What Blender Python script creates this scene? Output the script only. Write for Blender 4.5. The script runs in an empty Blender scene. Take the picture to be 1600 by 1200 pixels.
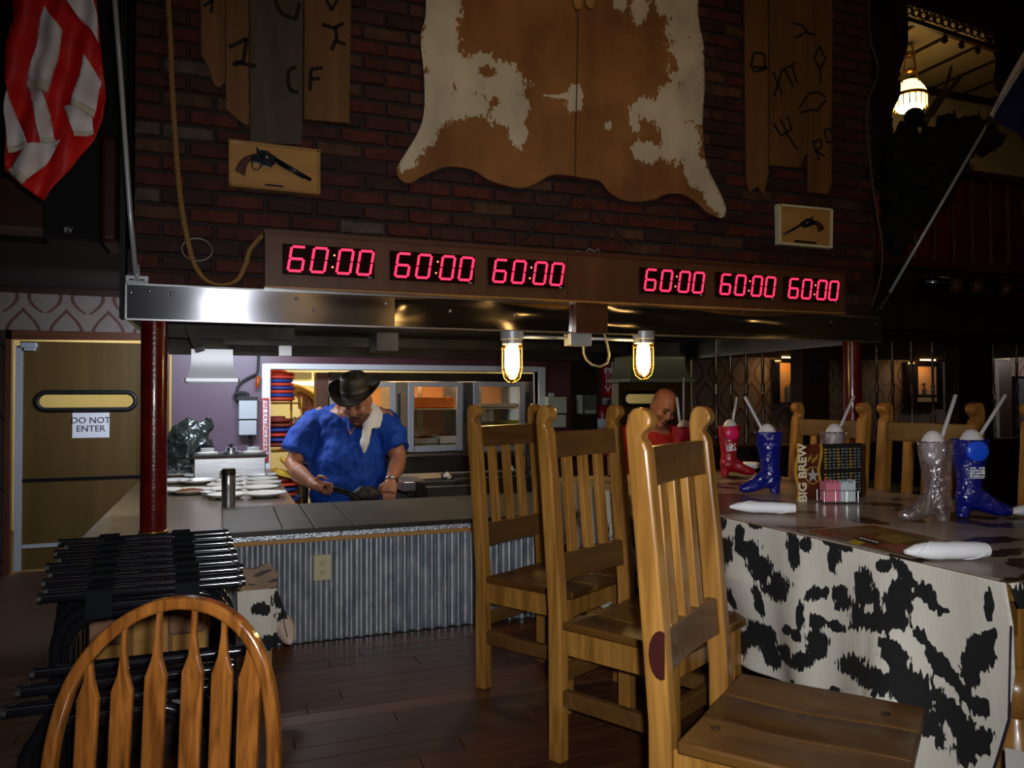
import bpy, bmesh, math, random
from mathutils import Vector, Matrix, noise
from mathutils.geometry import delaunay_2d_cdt
random.seed(7)
C = bpy.context.scene.collection
PI = math.pi
# ---------------------------------------------------------------- camera
FPX = 1195.34
_yaw, _pit, _rol = math.radians(20.709), math.radians(1.2158), math.radians(-.2394)
CF = Vector((math.sin(_yaw)*math.cos(_pit), math.cos(_yaw)*math.cos(_pit), math.sin(_pit)))
_r = Vector((math.cos(_yaw), -math.sin(_yaw), 0)); _u = _r.cross(CF)
CR = _r*math.cos(_rol)+_u*math.sin(_rol); CU = -_r*math.sin(_rol)+_u*math.cos(_rol)
CAM = Vector((0, 0, 1.12))
cd = bpy.data.cameras.new('camera'); cam = bpy.data.objects.new('camera', cd); C.objects.link(cam)
cd.sensor_width = 36; cd.lens = FPX/1600*36; cd.clip_start = .05; cd.clip_end = 60
_m = Matrix((CR, CU, -CF)).transposed().to_4x4(); _m.translation = CAM; cam.matrix_world = _m
bpy.context.scene.camera = cam
vs = bpy.context.scene.view_settings
vs.view_transform = 'Standard'; vs.look = 'None'; vs.gamma = 1; vs.use_curve_mapping = False; vs.exposure = 0
w = bpy.data.worlds.new('world'); bpy.context.scene.world = w; w.use_nodes = True
w.node_tree.nodes['Background'].inputs[0].default_value = (.9, .6, .35, 1)
w.node_tree.nodes['Background'].inputs[1].default_value = .006
def light(name, kind, loc, power, col, size=.1, aim=None, size_y=None, spread=None):
    d = bpy.data.lights.new(name, kind); d.energy = power; d.color = col
    if kind == 'AREA':
        d.size = size
        if size_y: d.shape = 'RECTANGLE'; d.size_y = size_y
        if spread: d.spread = spread
    else: d.shadow_soft_size = size
    o = bpy.data.objects.new(name, d); C.objects.link(o); o.location = loc
    if aim is not None: o.rotation_euler = (Vector(aim)-Vector(loc)).to_track_quat('-Z', 'Y').to_euler()
    return o
# the camera's own flash, dining room lamps, kitchen tubes, and added fill lights
fl_ = light('camera_flash', 'SPOT', CAM+CR*.045+CU*.04-CF*.02, 150, (.95, .97, 1), .018, CAM+CF*3-CU*.35)
fl_.data.spot_size = math.radians(98); fl_.data.spot_blend = 1.0
light('dining_ceiling_light', 'AREA', (1.3, .6, 4.4), 3, (1, .62, .27), .4, (1.3, 3.6, 2.4))
sp_l = light('hide_fill_spot', 'SPOT', (1.5, .4, 4.4), 34, (1, .70, .36), .06, (1.75, 3.6, 2.65)); sp_l.data.spot_size = math.radians(44); sp_l.data.spot_blend = .8  # added spot that brightens the hide, no such lamp seen
light('dining_ceiling_light', 'AREA', (3.9, -1.2, 3.9), 5, (1, .6, .25), .3, (2.2, 2.5, 1.2))
light('bar_highlight_fill', 'AREA', (-.3, -.2, 4.3), 4, (.85, .9, 1), 3.2, (-.2, 2.2, .6), .12)  # added overhead strip for long highlights on the tray stand bars
for q_ in ((.9, -2.6, 1.95), (2.2, -3.0, 2.1), (3.4, -2.4, 2.0), (5.2, -2.2, 2.2), (6.6, -1.0, 2.1)): light('dining_pendant', 'POINT', q_, 3.2, (1, .55, .16), .13)
light('kitchen_tube', 'AREA', (.1, 6.45, 1.75), 40, (.72, .82, 1), 1.0, (-.1, 7.6, 1.0), .12)
light('plate_fill_light', 'AREA', (.0, 5.1, 1.548), 13, (.95, .96, 1), .75, (.0, 5.14, .5), .10)  # added light over the plates, its fixture is made up
light('kitchen_tube', 'AREA', (1.4, 9.0, 2.3), 55, (1, .86, .55), 1.4, (1.2, 9.3, 0), .5)
light('cook_fill_light', 'AREA', (1.3, 4.1, 1.6), 3, (.9, .93, 1), .3, (1.0, 5.0, .6), .2)  # added light kept out of view in the hood, brightens the cook
light('corridor_light', 'AREA', (-1.2, 9.3, 2.4), 40, (1, .85, .55), 1, (-1.2, 9.0, 0))
light('corridor_light', 'AREA', (4.8, 9.3, 2.4), 40, (1, .85, .55), 1, (4.8, 9.0, 0))

# ---------------------------------------------------------------- helpers
def ray(x, y): return CR*((x-800)/FPX)-CU*((y-600)/FPX)+CF
def at(x, y, X=None, Y=None, Z=None, D=None):
    d = ray(x, y)
    t = D if D is not None else (Y/d.y if Y is not None else (X/d.x if X is not None else (Z-CAM.z)/d.z))
    return CAM+d*t
def proj(p):
    d = Vector(p)-CAM; k = d.dot(CF); return 800+FPX*d.dot(CR)/k, 600-FPX*d.dot(CU)/k
WM = {}
def thing(name, label, cat, loc=(0, 0, 0), rz=0, group=None, kind=None):
    o = bpy.data.objects.new(name, None); C.objects.link(o); o.empty_display_size = .1
    o.location = loc; o.rotation_euler = (0, 0, rz)
    WM[o] = Matrix.Translation(Vector(loc)) @ Matrix.Rotation(rz, 4, 'Z')
    return tag(o, label, cat, group, kind)
def tag(o, label=None, cat=None, group=None, kind=None):
    if label: o['label'] = label
    if cat: o['category'] = cat
    if group: o['group'] = group
    if kind: o['kind'] = kind
    return o
class MB:
    """collects shapes; world coordinates unless the builder passes local=True on build"""
    def __init__(s): s.v = []; s.f = []
    def add(s, vs, fs):
        k = len(s.v); s.v += [Vector(v) for v in vs]; s.f += [tuple(i+k for i in f) for f in fs]; return s
    def box(s, a, b, M=None):
        x0, y0, z0 = a; x1, y1, z1 = b
        vs = [(x0,y0,z0),(x1,y0,z0),(x1,y1,z0),(x0,y1,z0),(x0,y0,z1),(x1,y0,z1),(x1,y1,z1),(x0,y1,z1)]
        if M is not None: vs = [M @ Vector(v) for v in vs]
        return s.add(vs, [(0,3,2,1),(4,5,6,7),(0,1,5,4),(1,2,6,5),(2,3,7,6),(3,0,4,7)])
    def bar(s, p, q, w, d, up=(0, 0, 1)):
        p, q = Vector(p), Vector(q); z = (q-p).normalized(); u = Vector(up)
        if abs(z.dot(u)) > .98: u = Vector((1, 0, 0))
        x = z.cross(u).normalized(); y = x.cross(z).normalized(); vs = []
        for c in (p, q):
            for sx, sy in ((-1,-1),(1,-1),(1,1),(-1,1)): vs.append(c+x*sx*w/2+y*sy*d/2)
        return s.add(vs, [(3,2,1,0),(4,5,6,7),(0,1,5,4),(1,2,6,5),(2,3,7,6),(3,0,4,7)])
    def prism(s, pts, f0, f1):
        """pts 2-D polygon, f0/f1 map a 2-D point to the front / back 3-D point"""
        n = len(pts); vs = [f0(p) for p in pts]+[f1(p) for p in pts]
        return s.add(vs, [tuple(range(n)), tuple(range(2*n-1, n-1, -1))]+[(i, i+n, (i+1) % n+n, (i+1) % n) for i in range(n)])
    def wall(s, pts, Y, dep):
        """pixel outline lying at depth Y, dep metres thick towards the wall"""
        return s.prism(pts, lambda p: at(p[0], p[1], Y=Y), lambda p: at(p[0], p[1], Y=Y)+Vector((0, dep, 0)))
    def wbox(s, x0, y0, x1, y1, Y, dep):
        a = at((x0+x1)/2, y0, Y=Y).z; b = at((x0+x1)/2, y1, Y=Y).z; ym = (y0+y1)/2
        return s.box((at(x0, ym, Y=Y).x, Y, b), (at(x1, ym, Y=Y).x, Y+dep, a))
    def loft(s, rings, n=12, ref=(0, 1, 0), cap=True):
        """rings: (centre, rx, ry); rx across ref, ry along ref"""
        cs = [Vector(r[0]) for r in rings]; vs = []; m = len(cs)
        for i, r in enumerate(rings):
            t = (cs[min(i+1, m-1)]-cs[max(i-1, 0)])
            if t.length < 1e-6: t = Vector((0, 0, 1))
            t.normalize(); y = Vector(ref)-t*t.dot(Vector(ref))
            if y.length < 1e-3: y = Vector((1, 0, 0))-t*t.x
            y.normalize(); x = y.cross(t)
            for k in range(n):
                a = 2*PI*k/n; vs.append(cs[i]+x*math.cos(a)*r[1]+y*math.sin(a)*r[2])
        fs = [(i*n+k, i*n+(k+1) % n, (i+1)*n+(k+1) % n, (i+1)*n+k) for i in range(m-1) for k in range(n)]
        if cap: fs += [tuple(range(n-1, -1, -1)), tuple(range((m-1)*n, m*n))]
        return s.add(vs, fs)
    def tube(s, pts, r, n=8, cap=True, closed=False):
        pts = [Vector(p) for p in pts]
        rs = r if isinstance(r, (list, tuple)) else [r]*len(pts)
        if closed: pts = pts+[pts[0]]; rs = list(rs)+[rs[0]]
        vs = []; m = len(pts); x = None
        for i in range(m):
            a = pts[i-1] if i else (pts[-2] if closed else pts[0]); b = pts[i+1] if i < m-1 else (pts[1] if closed else pts[-1])
            t = (b-a).normalized()
            if x is None: x = t.orthogonal().normalized()
            x = (x-t*x.dot(t)).normalized(); y = t.cross(x)
            for k in range(n): a_ = 2*PI*k/n; vs.append(pts[i]+(x*math.cos(a_)+y*math.sin(a_))*rs[i])
        fs = [(i*n+k, i*n+(k+1) % n, (i+1)*n+(k+1) % n, (i+1)*n+k) for i in range(m-1) for k in range(n)]
        if cap and not closed: fs += [tuple(range(n-1, -1, -1)), tuple(range((m-1)*n, m*n))]
        return s.add(vs, fs)
    def lathe(s, prof, c=(0, 0, 0), n=20, M=None):
        vs = []; c = Vector(c)
        for r, z in prof:
            for k in range(n):
                a = 2*PI*k/n; v = Vector((math.cos(a)*r, math.sin(a)*r, z))
                vs.append((M @ v if M is not None else v)+c)
        m = len(prof)
        fs = [(i*n+k, i*n+(k+1) % n, (i+1)*n+(k+1) % n, (i+1)*n+k) for i in range(m-1) for k in range(n)]
        if prof[0][0] > 1e-4: fs.append(tuple(range(n-1, -1, -1)))
        if prof[-1][0] > 1e-4: fs.append(tuple(range((m-1)*n, m*n)))
        return s.add(vs, fs)
    def ball(s, c, rx, ry=None, rz=None, M=None, n=14):
        ry = ry or rx; rz = rz or rx
        prof = [(math.sin(PI*i/8), -math.cos(PI*i/8)) for i in range(9)]
        S = Matrix.Diagonal((rx, ry, rz)); S = (M.to_3x3() @ S if M is not None else S)
        return s.lathe([(max(r, 1e-5), z) for r, z in prof], c, n, S)
    def build(s, name, mat, parent=None, local=False, smooth=False, bevel=0, seg=2, remesh=0, sub=0, lbl=None):
        me = bpy.data.meshes.new(name); o = bpy.data.objects.new(name, me)
        vs_ = s.v
        if parent is not None:
            W = WM[parent]
            if not local: I = W.inverted(); vs_ = [I @ v for v in vs_]
            WM[o] = W
        else:
            lo = [min(v[i] for v in vs_) for i in range(3)]; hi = [max(v[i] for v in vs_) for i in range(3)]
            c = Vector(((lo[0]+hi[0])/2, (lo[1]+hi[1])/2, lo[2])); vs_ = [v-c for v in vs_]; o.location = c
            WM[o] = Matrix.Translation(c)
        me.from_pydata([tuple(v) for v in vs_], [], s.f)
        bm = bmesh.new(); bm.from_mesh(me); bmesh.ops.remove_doubles(bm, verts=bm.verts, dist=1e-5); bmesh.ops.delete(bm, geom=[v for v in bm.verts if not v.link_faces], context='VERTS')
        bmesh.ops.recalc_face_normals(bm, faces=bm.faces); bm.to_mesh(me); bm.free()
        me.materials.append(mat)
        if smooth:
            for p in me.polygons: p.use_smooth = True
            if smooth is not True: me.set_sharp_from_angle(angle=math.radians(smooth))
        C.objects.link(o)
        if parent is not None: o.parent = parent
        if bevel:
            b = o.modifiers.new('b', 'BEVEL'); b.width = bevel; b.segments = seg; b.limit_method = 'ANGLE'; b.angle_limit = math.radians(35)
        if remesh:
            b = o.modifiers.new('r', 'REMESH'); b.mode = 'VOXEL'; b.voxel_size = remesh; b.use_smooth_shade = True
            b = o.modifiers.new('s', 'SMOOTH'); b.factor = .6; b.iterations = 4
        if sub:
            b = o.modifiers.new('ss', 'SUBSURF'); b.levels = b.render_levels = sub
        if lbl: o['label'] = lbl
        return o
def copytree(root, loc, rz=None, label=None, group=None, mats=None):
    def cp(o, par):
        c = o.copy(); C.objects.link(c); c.parent = par
        for ch in KIDS.get(o, [k for k in o.children]): cp(ch, c)
        return c
    r = cp(root, None); r.location = loc
    if rz is not None: r.rotation_euler = (0, 0, rz)
    WM[r] = Matrix.Translation(Vector(loc)) @ Matrix.Rotation(r.rotation_euler[2], 4, 'Z')
    if label: r['label'] = label
    if group: r['group'] = group
    return r
KIDS = {}

# ---------------------------------------------------------------- materials
def mat(name, col, rough=.5, metal=0, col2=None, scale=(1, 1, 1), ns=8, bump=0, emit=None, es=0, spec=.5, trans=0, alpha=1, coat=0, det=4, lo=.35, hi=.65, ior=1.45, bs=None, dist=0, sheen=0):
    m = bpy.data.materials.new(name); m.use_nodes = True; nt = m.node_tree; b = nt.nodes['Principled BSDF']; L = nt.links
    I = b.inputs
    I['Base Color'].default_value = (*col, 1); I['Roughness'].default_value = rough; I['Metallic'].default_value = metal
    I['Specular IOR Level'].default_value = spec; I['Transmission Weight'].default_value = trans; I['Alpha'].default_value = alpha
    I['Coat Weight'].default_value = coat; I['IOR'].default_value = ior; I['Coat Roughness'].default_value = .08
    if emit: I['Emission Color'].default_value = (*emit, 1); I['Emission Strength'].default_value = es
    if col2 or bump:
        tc = nt.nodes.new('ShaderNodeTexCoord'); mp = nt.nodes.new('ShaderNodeMapping'); mp.inputs['Scale'].default_value = scale
        oi = nt.nodes.new('ShaderNodeObjectInfo'); ad = nt.nodes.new('ShaderNodeVectorMath'); ad.operation = 'ADD'
        sc = nt.nodes.new('ShaderNodeMath'); sc.operation = 'MULTIPLY'; sc.inputs[1].default_value = 37
        L.new(oi.outputs['Random'], sc.inputs[0]); L.new(tc.outputs['Object'], ad.inputs[0]); L.new(sc.outputs[0], ad.inputs[1]); L.new(ad.outputs[0], mp.inputs[0])
        nz = nt.nodes.new('ShaderNodeTexNoise'); nz.inputs['Scale'].default_value = ns; nz.inputs['Detail'].default_value = det; nz.inputs['Distortion'].default_value = dist
        L.new(mp.outputs[0], nz.inputs['Vector'])
        if col2:
            rp = nt.nodes.new('ShaderNodeValToRGB'); rp.color_ramp.elements[0].position = lo; rp.color_ramp.elements[1].position = hi
            rp.color_ramp.elements[0].color = (*col, 1); rp.color_ramp.elements[1].color = (*col2, 1)
            L.new(nz.outputs['Fac'], rp.inputs[0]); L.new(rp.outputs[0], I['Base Color'])
        if bump:
            n2 = nz
            if bs:
                n2 = nt.nodes.new('ShaderNodeTexNoise'); n2.inputs['Scale'].default_value = bs; L.new(tc.outputs['Object'], n2.inputs['Vector'])
            bp = nt.nodes.new('ShaderNodeBump'); bp.inputs['Strength'].default_value = bump; bp.inputs['Distance'].default_value = .01
            L.new(n2.outputs['Fac'], bp.inputs['Height']); L.new(bp.outputs[0], I['Normal'])
    return m
def wood(name, a, b, rough=.35, axis=2, ns=14, coat=.2, bump=.08):
    sc = [1, 1, 1]; sc[axis] = .09
    return mat(name, a, rough, 0, b, tuple(sc), ns, bump, det=6, lo=.3, hi=.7, coat=coat, dist=1.2)
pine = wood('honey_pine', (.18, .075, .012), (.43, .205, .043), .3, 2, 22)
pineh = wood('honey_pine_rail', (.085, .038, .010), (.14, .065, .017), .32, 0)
seatw = wood('worn_seat_wood', (.060, .022, .004), (.18, .078, .014), .42, 1, 6, .1)
oak = wood('glossy_oak', (.085, .026, .005), (.27, .095, .017), .17, 2, 55, .7)
darkw = wood('dark_stained_wood', (.018, .008, .004), (.035, .014, .007), .4, 2, 9, .1)
redw = wood('reddish_wood', (.055, .016, .006), (.09, .026, .009), .45, 0, 9, .05)
signw = wood('sign_board_wood', (.085, .03, .012), (.13, .048, .018), .42, 2, 10, .05)
barnA = wood('barn_board_tan', (.11, .045, .012), (.19, .08, .02), .7, 2, 9, 0, .2)
barnB = wood('barn_board_grey', (.05, .034, .022), (.09, .06, .036), .75, 2, 14, 0, .3)
plaq = wood('plaque_wood', (.36, .17, .04), (.50, .26, .07), .35, 0, 10, .2)
plaqe = wood('plaque_wood_edge', (.30, .14, .035), (.38, .19, .05), .35, 0, 10, .2)
doorw = wood('door_veneer', (.085, .048, .012), (.12, .068, .018), .35, 2, 5, .1, .02)
floorw = [wood('floor_plank_wood', a, b, .42, 0, 12, .05, .12) for a, b in (((.05,.016,.007),(.10,.034,.012)), ((.035,.012,.006),(.07,.025,.010)), ((.065,.021,.008),(.12,.044,.016)))]
steel = mat('brushed_steel', (.62, .63, .66), .28, 1, (.45, .46, .49), (1, 1, 30), 6, .02)
mirror = mat('polished_steel_band', (.56, .55, .57), .09, 1)
brushed = mat('brushed_steel_band', (.58, .58, .64), .21, 1)
for m_ in (brushed,):
    nt_ = m_.node_tree; b_ = nt_.nodes['Principled BSDF']; b_.inputs['Anisotropic'].default_value = .93
    cx_ = nt_.nodes.new('ShaderNodeCombineXYZ'); cx_.inputs[2].default_value = 1; nt_.links.new(cx_.outputs[0], b_.inputs['Tangent'])
dkst = mat('dark_steel', (.045, .038, .03), .5, .6, (.022, .018, .015), (1, 1, 1), 5)  # dark brownish steel, tone varied by noise
galv = mat('corrugated_galvanised', (.34, .38, .44), .36, .78, (.56, .59, .63), (1, 1, .5), 22, .04, det=6)
granite = mat('speckled_galvanised_strip', (.22, .26, .32), .4, .6, (.9, .92, .95), (1, 1, 1), 130, .3, det=2, lo=.42, hi=.62)
slab = mat('grey_slab', (.085, .08, .065), .5, 0, (.12, .112, .09), (1, 1, 1), 6, .03)
slabd = mat('slab_edge_dark', (.02, .014, .01), .4)
ctop = mat('worn_steel_counter', (.30, .24, .17), .27, .85, (.42, .35, .26), (1, 3, 1), 4, .06)
blackp = mat('black_paint_gloss', (.006, .006, .008), .12, 0, coat=.6)
strapm = mat('black_webbing', (.006, .007, .009), .95, bump=.3, ns=200, spec=.1)
blackm = mat('matte_black', (.008, .008, .008), .6)
redp = mat('red_gloss_column', (.13, .004, .003), .22, 0, (.09, .003, .002), (1, 1, 1), 12, .12, bs=120, coat=.5)
plum = mat('plum_wall_paint', (.085, .022, .03), .38, 0, (.11, .04, .055), (1, 1, 1), 2)
white = mat('white_paint', (.72, .72, .74), .45)
cream = mat('cream_paint', (.74, .66, .40), .6, bump=.01)
paper = mat('white_paper', (.8, .8, .82), .7)
ink = mat('dark_ink', (.03, .03, .05), .7)
inkr = mat('red_ink', (.42, .01, .01), .5)
rubber = mat('black_rubber', (.008, .008, .008), .5)
alum = mat('dull_aluminium', (.52, .54, .58), .38, .4)
ivory = mat('ivory_plastic', (.56, .50, .30), .4)
beige = mat('pale_green_grey_box', (.50, .55, .42), .5)
greyb = mat('grey_plastic', (.42, .44, .45), .5)
ropem = mat('manila_rope', (.24, .12, .03), .85, 0, (.34, .18, .05), (1, 1, 1), 160, .5)
gunm = mat('gun_steel', (.03, .035, .045), .3, .8)
grip = mat('walnut_grip', (.07, .016, .008), .4)
ledf = mat('led_window', (.012, .001, .001), .2, coat=.3)
led = mat('led_lit', (.1, 0, .01), .5, emit=(1, .022, .075), es=2.6)
leddot = mat('led_dot', (.1, 0, 0), .5, emit=(1, .25, .12), es=3)
burn = mat('burned_mark', (.012, .006, .003), .9)
china = mat('white_china', (.72, .72, .68), .12, coat=.5)
beans = mat('baked_beans', (.2, .05, .015), .35, 0, (.1, .02, .008), (1, 1, 1), 60, .6)
skin = mat('skin', (.36, .15, .085), .45, 0, (.42, .18, .10), (1, 1, 1), 9)
skind = mat('skin_tanned', (.34, .125, .075), .42, 0, (.4, .16, .095), (1, 1, 1), 9)
lipm = mat('lips', (.22, .05, .04), .5)
blush = mat('royal_blue_shirt', (.0, .038, .30), .8, 0, (.004, .062, .42), (1, 1, 1), 5, .25, bs=18)
blued = mat('dark_blue_button', (.002, .01, .08), .4)
jean = mat('dark_jeans', (.015, .02, .04), .85)
leath = mat('brown_leather_hat', (.022, .016, .009), .5, 0, (.045, .035, .02), (1, 1, 1), 14, .3)
hairb = mat('dark_hair', (.02, .012, .008), .8)
stub = mat('beard_stubble', (.1, .045, .028), .7)
redsh = mat('red_shirt', (.42, .01, .008), .75, 0, (.34, .006, .006), (1, 1, 1), 4, .2, bs=15)
cloth = mat('white_towel', (.78, .76, .72), .9, bump=.3, ns=90)
straw = mat('straw_hat', (.55, .30, .06), .7, 0, (.42, .22, .04), (1, 1, 6), 40, .3)
hred = mat('red_felt', (.62, .05, .02), .75); hblu = mat('blue_felt', (.03, .05, .28), .75); hmar = mat('maroon_felt', (.22, .03, .015), .8); hyel = mat('yellow_felt', (.6, .36, .03), .8)
plaid = mat('plaid_cloth', (.5, .42, .38), .8, 0, (.12, .1, .12), (1, 1, 1), 45, lo=.45, hi=.55)
brownp = mat('brown_post_paint', (.10, .035, .015), .5)
bagm = mat('black_plastic_bag', (.02, .025, .022), .18, 0, None, (1, 1, 1), 9, 1.0, bs=26, coat=.5)
napk = mat('white_napkin', (.82, .82, .84), .85, bump=.15, ns=40)
strawp = mat('clear_white_straw', (.62, .62, .66), .25, trans=.2)
lidp = mat('white_lid_ball', (.70, .66, .66), .35)
brass = mat('brass', (.5, .28, .06), .3, .9)
hoofm = mat('pale_leather_boot_toe', (.5, .38, .3), .5, 0, (.4, .28, .22), (1, 1, 1), 12)
padm = mat('brown_suede_pad', (.18, .08, .045), .8, 0, (.28, .14, .08), (1, 1, 1), 18)
fur = mat('dark_fur', (.012, .010, .008), .9, 0, (.022, .018, .013), (1, 1, 1), 20, .8)
antl = mat('antler_bone', (.10, .06, .025), .6)
drapem = mat('dark_red_drapery', (.03, .006, .005), .85)
bred = mat('red_wall_paint', (.09, .006, .004), .6)
ceilm = mat('cream_ceiling_panel', (.55, .47, .3), .7, 0, (.42, .35, .22), (1, 1, 1), 1.5)
dark = mat('dark_brown_paint', (.016, .008, .005), .7)
lacem = mat('iron_lace_trim', (.05, .02, .008), .5)
glowm = mat('lamp_glass_lit', (.9, .8, .5), .4, emit=(1, .66, .22), es=9)
glowt = mat('lamp_shade_lit', (.9, .8, .5), .4, emit=(1, .62, .2), es=4)
bulbm = mat('jar_light_bulb', (1, .9, .6), .4, emit=(1, .70, .27), es=62)
jarm = bpy.data.materials.new('jar_glass'); jarm.use_nodes = True
def mixglass(m, tint, gloss=.12, gcol=(1, 1, 1), rough=.03, emis=None, diff=None, dw=0, bumpsc=0):
    nt = m.node_tree; nt.nodes.clear(); L = nt.links; o = nt.nodes.new('ShaderNodeOutputMaterial')
    t = nt.nodes.new('ShaderNodeBsdfTransparent'); t.inputs[0].default_value = (*tint, 1)
    g = nt.nodes.new('ShaderNodeBsdfGlossy'); g.inputs['Color'].default_value = (*gcol, 1); g.inputs['Roughness'].default_value = rough
    f = nt.nodes.new('ShaderNodeLayerWeight'); f.inputs[0].default_value = .3
    a = nt.nodes.new('ShaderNodeMath'); a.operation = 'MULTIPLY_ADD'; a.inputs[1].default_value = .5; a.inputs[2].default_value = gloss
    L.new(f.outputs['Fresnel'], a.inputs[0]); x = nt.nodes.new('ShaderNodeMixShader'); L.new(a.outputs[0], x.inputs[0]); L.new(t.outputs[0], x.inputs[1]); L.new(g.outputs[0], x.inputs[2])
    out = x
    if diff:
        d = nt.nodes.new('ShaderNodeBsdfDiffuse'); d.inputs[0].default_value = (*diff, 1)
        y = nt.nodes.new('ShaderNodeMixShader'); y.inputs[0].default_value = dw; L.new(x.outputs[0], y.inputs[1]); L.new(d.outputs[0], y.inputs[2]); out = y
    if bumpsc:
        n = nt.nodes.new('ShaderNodeTexNoise'); n.inputs['Scale'].default_value = bumpsc; tc = nt.nodes.new('ShaderNodeTexCoord'); L.new(tc.outputs['Object'], n.inputs['Vector'])
        b = nt.nodes.new('ShaderNodeBump'); b.inputs['Strength'].default_value = 1; b.inputs['Distance'].default_value = .012; L.new(n.outputs[0], b.inputs['Height']); L.new(b.outputs[0], g.inputs['Normal'])
    L.new(out.outputs[0], o.inputs[0])
mixglass(jarm, (1, .95, .8), .05)
winm = bpy.data.materials.new('window_glass'); winm.use_nodes = True; mixglass(winm, (.95, .95, .9), .06)
clrboot = bpy.data.materials.new('clear_boot_plastic'); clrboot.use_nodes = True; mixglass(clrboot, (.80, .76, .78), .20, rough=.11, diff=(.34, .26, .27), dw=.13, bumpsc=55)
def bootplastic(name, c):
    m = bpy.data.materials.new(name); m.use_nodes = True; mixglass(m, tuple(.5*k+.03 for k in c), .20, rough=.11, diff=c, dw=.5, bumpsc=55); return m
redboot = bootplastic('red_boot_plastic', (.62, .005, .03)); blueboot = bootplastic('blue_boot_plastic', (.001, .014, .34))
lidred = mat('lid_seen_through_red', (.75, .01, .12), .3); lidblu = mat('lid_seen_through_blue', (.01, .09, .75), .3)

def patchmat(name, cw, cb, amp=.25, ns=60, rough=.8, streak=(1, 1, .25), cw2=None, coat=0, dirt=0):
    """two-colour hide: the float attribute 'patch' (negative = first colour) with a ragged hairy edge"""
    m = bpy.data.materials.new(name); m.use_nodes = True; nt = m.node_tree; L = nt.links; b = nt.nodes['Principled BSDF']
    b.inputs['Roughness'].default_value = rough; b.inputs['Coat Weight'].default_value = coat; b.inputs['Coat Roughness'].default_value = .12
    at_ = nt.nodes.new('ShaderNodeAttribute'); at_.attribute_name = 'patch'
    tc = nt.nodes.new('ShaderNodeTexCoord'); mp = nt.nodes.new('ShaderNodeMapping'); mp.inputs['Scale'].default_value = streak; L.new(tc.outputs['Object'], mp.inputs[0])
    n = nt.nodes.new('ShaderNodeTexNoise'); n.inputs['Scale'].default_value = ns; n.inputs['Detail'].default_value = 5; L.new(mp.outputs[0], n.inputs['Vector'])
    a = nt.nodes.new('ShaderNodeMath'); a.operation = 'MULTIPLY_ADD'; a.inputs[1].default_value = amp*2; off_ = nt.nodes.new('ShaderNodeMath'); off_.operation = 'ADD'; off_.inputs[1].default_value = .5-amp; L.new(a.outputs[0], off_.inputs[0]); L.new(n.outputs['Fac'], a.inputs[0]); L.new(at_.outputs['Fac'], a.inputs[2])
    r = nt.nodes.new('ShaderNodeValToRGB'); r.color_ramp.elements[0].position = .47; r.color_ramp.elements[1].position = .55
    r.color_ramp.elements[0].color = (0, 0, 0, 1); r.color_ramp.elements[1].color = (1, 1, 1, 1); L.new(off_.outputs[0], r.inputs[0])
    n2 = nt.nodes.new('ShaderNodeTexNoise'); n2.inputs['Scale'].default_value = 4; n2.inputs['Detail'].default_value = 6; L.new(mp.outputs[0], n2.inputs['Vector'])
    def two(c, k):
        q = nt.nodes.new('ShaderNodeValToRGB'); q.color_ramp.elements[0].position = .35; q.color_ramp.elements[1].position = .65
        q.color_ramp.elements[0].color = (*c, 1); q.color_ramp.elements[1].color = (*k, 1); L.new(n2.outputs['Fac'], q.inputs[0]); return q
    A = two(cw, cw2 or tuple(.8*x for x in cw)); B = two(cb, tuple(.7*x for x in cb))
    mx = nt.nodes.new('ShaderNodeMix'); mx.data_type = 'RGBA'; L.new(r.outputs[0], mx.inputs['Factor']); L.new(A.outputs[0], mx.inputs['A']); L.new(B.outputs[0], mx.inputs['B'])
    L.new(mx.outputs['Result'], b.inputs['Base Color'])
    bp = nt.nodes.new('ShaderNodeBump'); bp.inputs['Strength'].default_value = .25; bp.inputs['Distance'].default_value = .004; L.new(n.outputs['Fac'], bp.inputs['Height']); L.new(bp.outputs[0], b.inputs['Normal'])
    return m
hidem = patchmat('tan_and_white_hide', (.30, .125, .028), (.62, .52, .36), .7, 60, .85, (1, 1, .6), cw2=(.17, .062, .013))
cowm = patchmat('black_and_white_hide', (.74, .70, .60), (.006, .006, .007), .8, 110, .85, (1, 1, .22), cw2=(.50, .46, .38))
topm = patchmat('cow_print_under_vinyl', (.42, .35, .30), (.030, .018, .012), .5, 26, .36, (1, 1, 1), cw2=(.22, .17, .14), coat=.12)
def field(x, y, blobs, ns=0.03, am=.35, seed=0):
    best = -1e9
    for b in blobs:
        cx, cy, rx, ry = b[:4]; a = math.radians(b[4]) if len(b) > 4 else 0
        dx, dy = x-cx, y-cy; u = dx*math.cos(a)+dy*math.sin(a); v = -dx*math.sin(a)+dy*math.cos(a)
        best = max(best, 1-math.sqrt((u/rx)**2+(v/ry)**2))
    return max(-1.5, best)+am*noise.fractal(Vector((x*ns, y*ns, seed)), .8, 2, 5)
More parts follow.
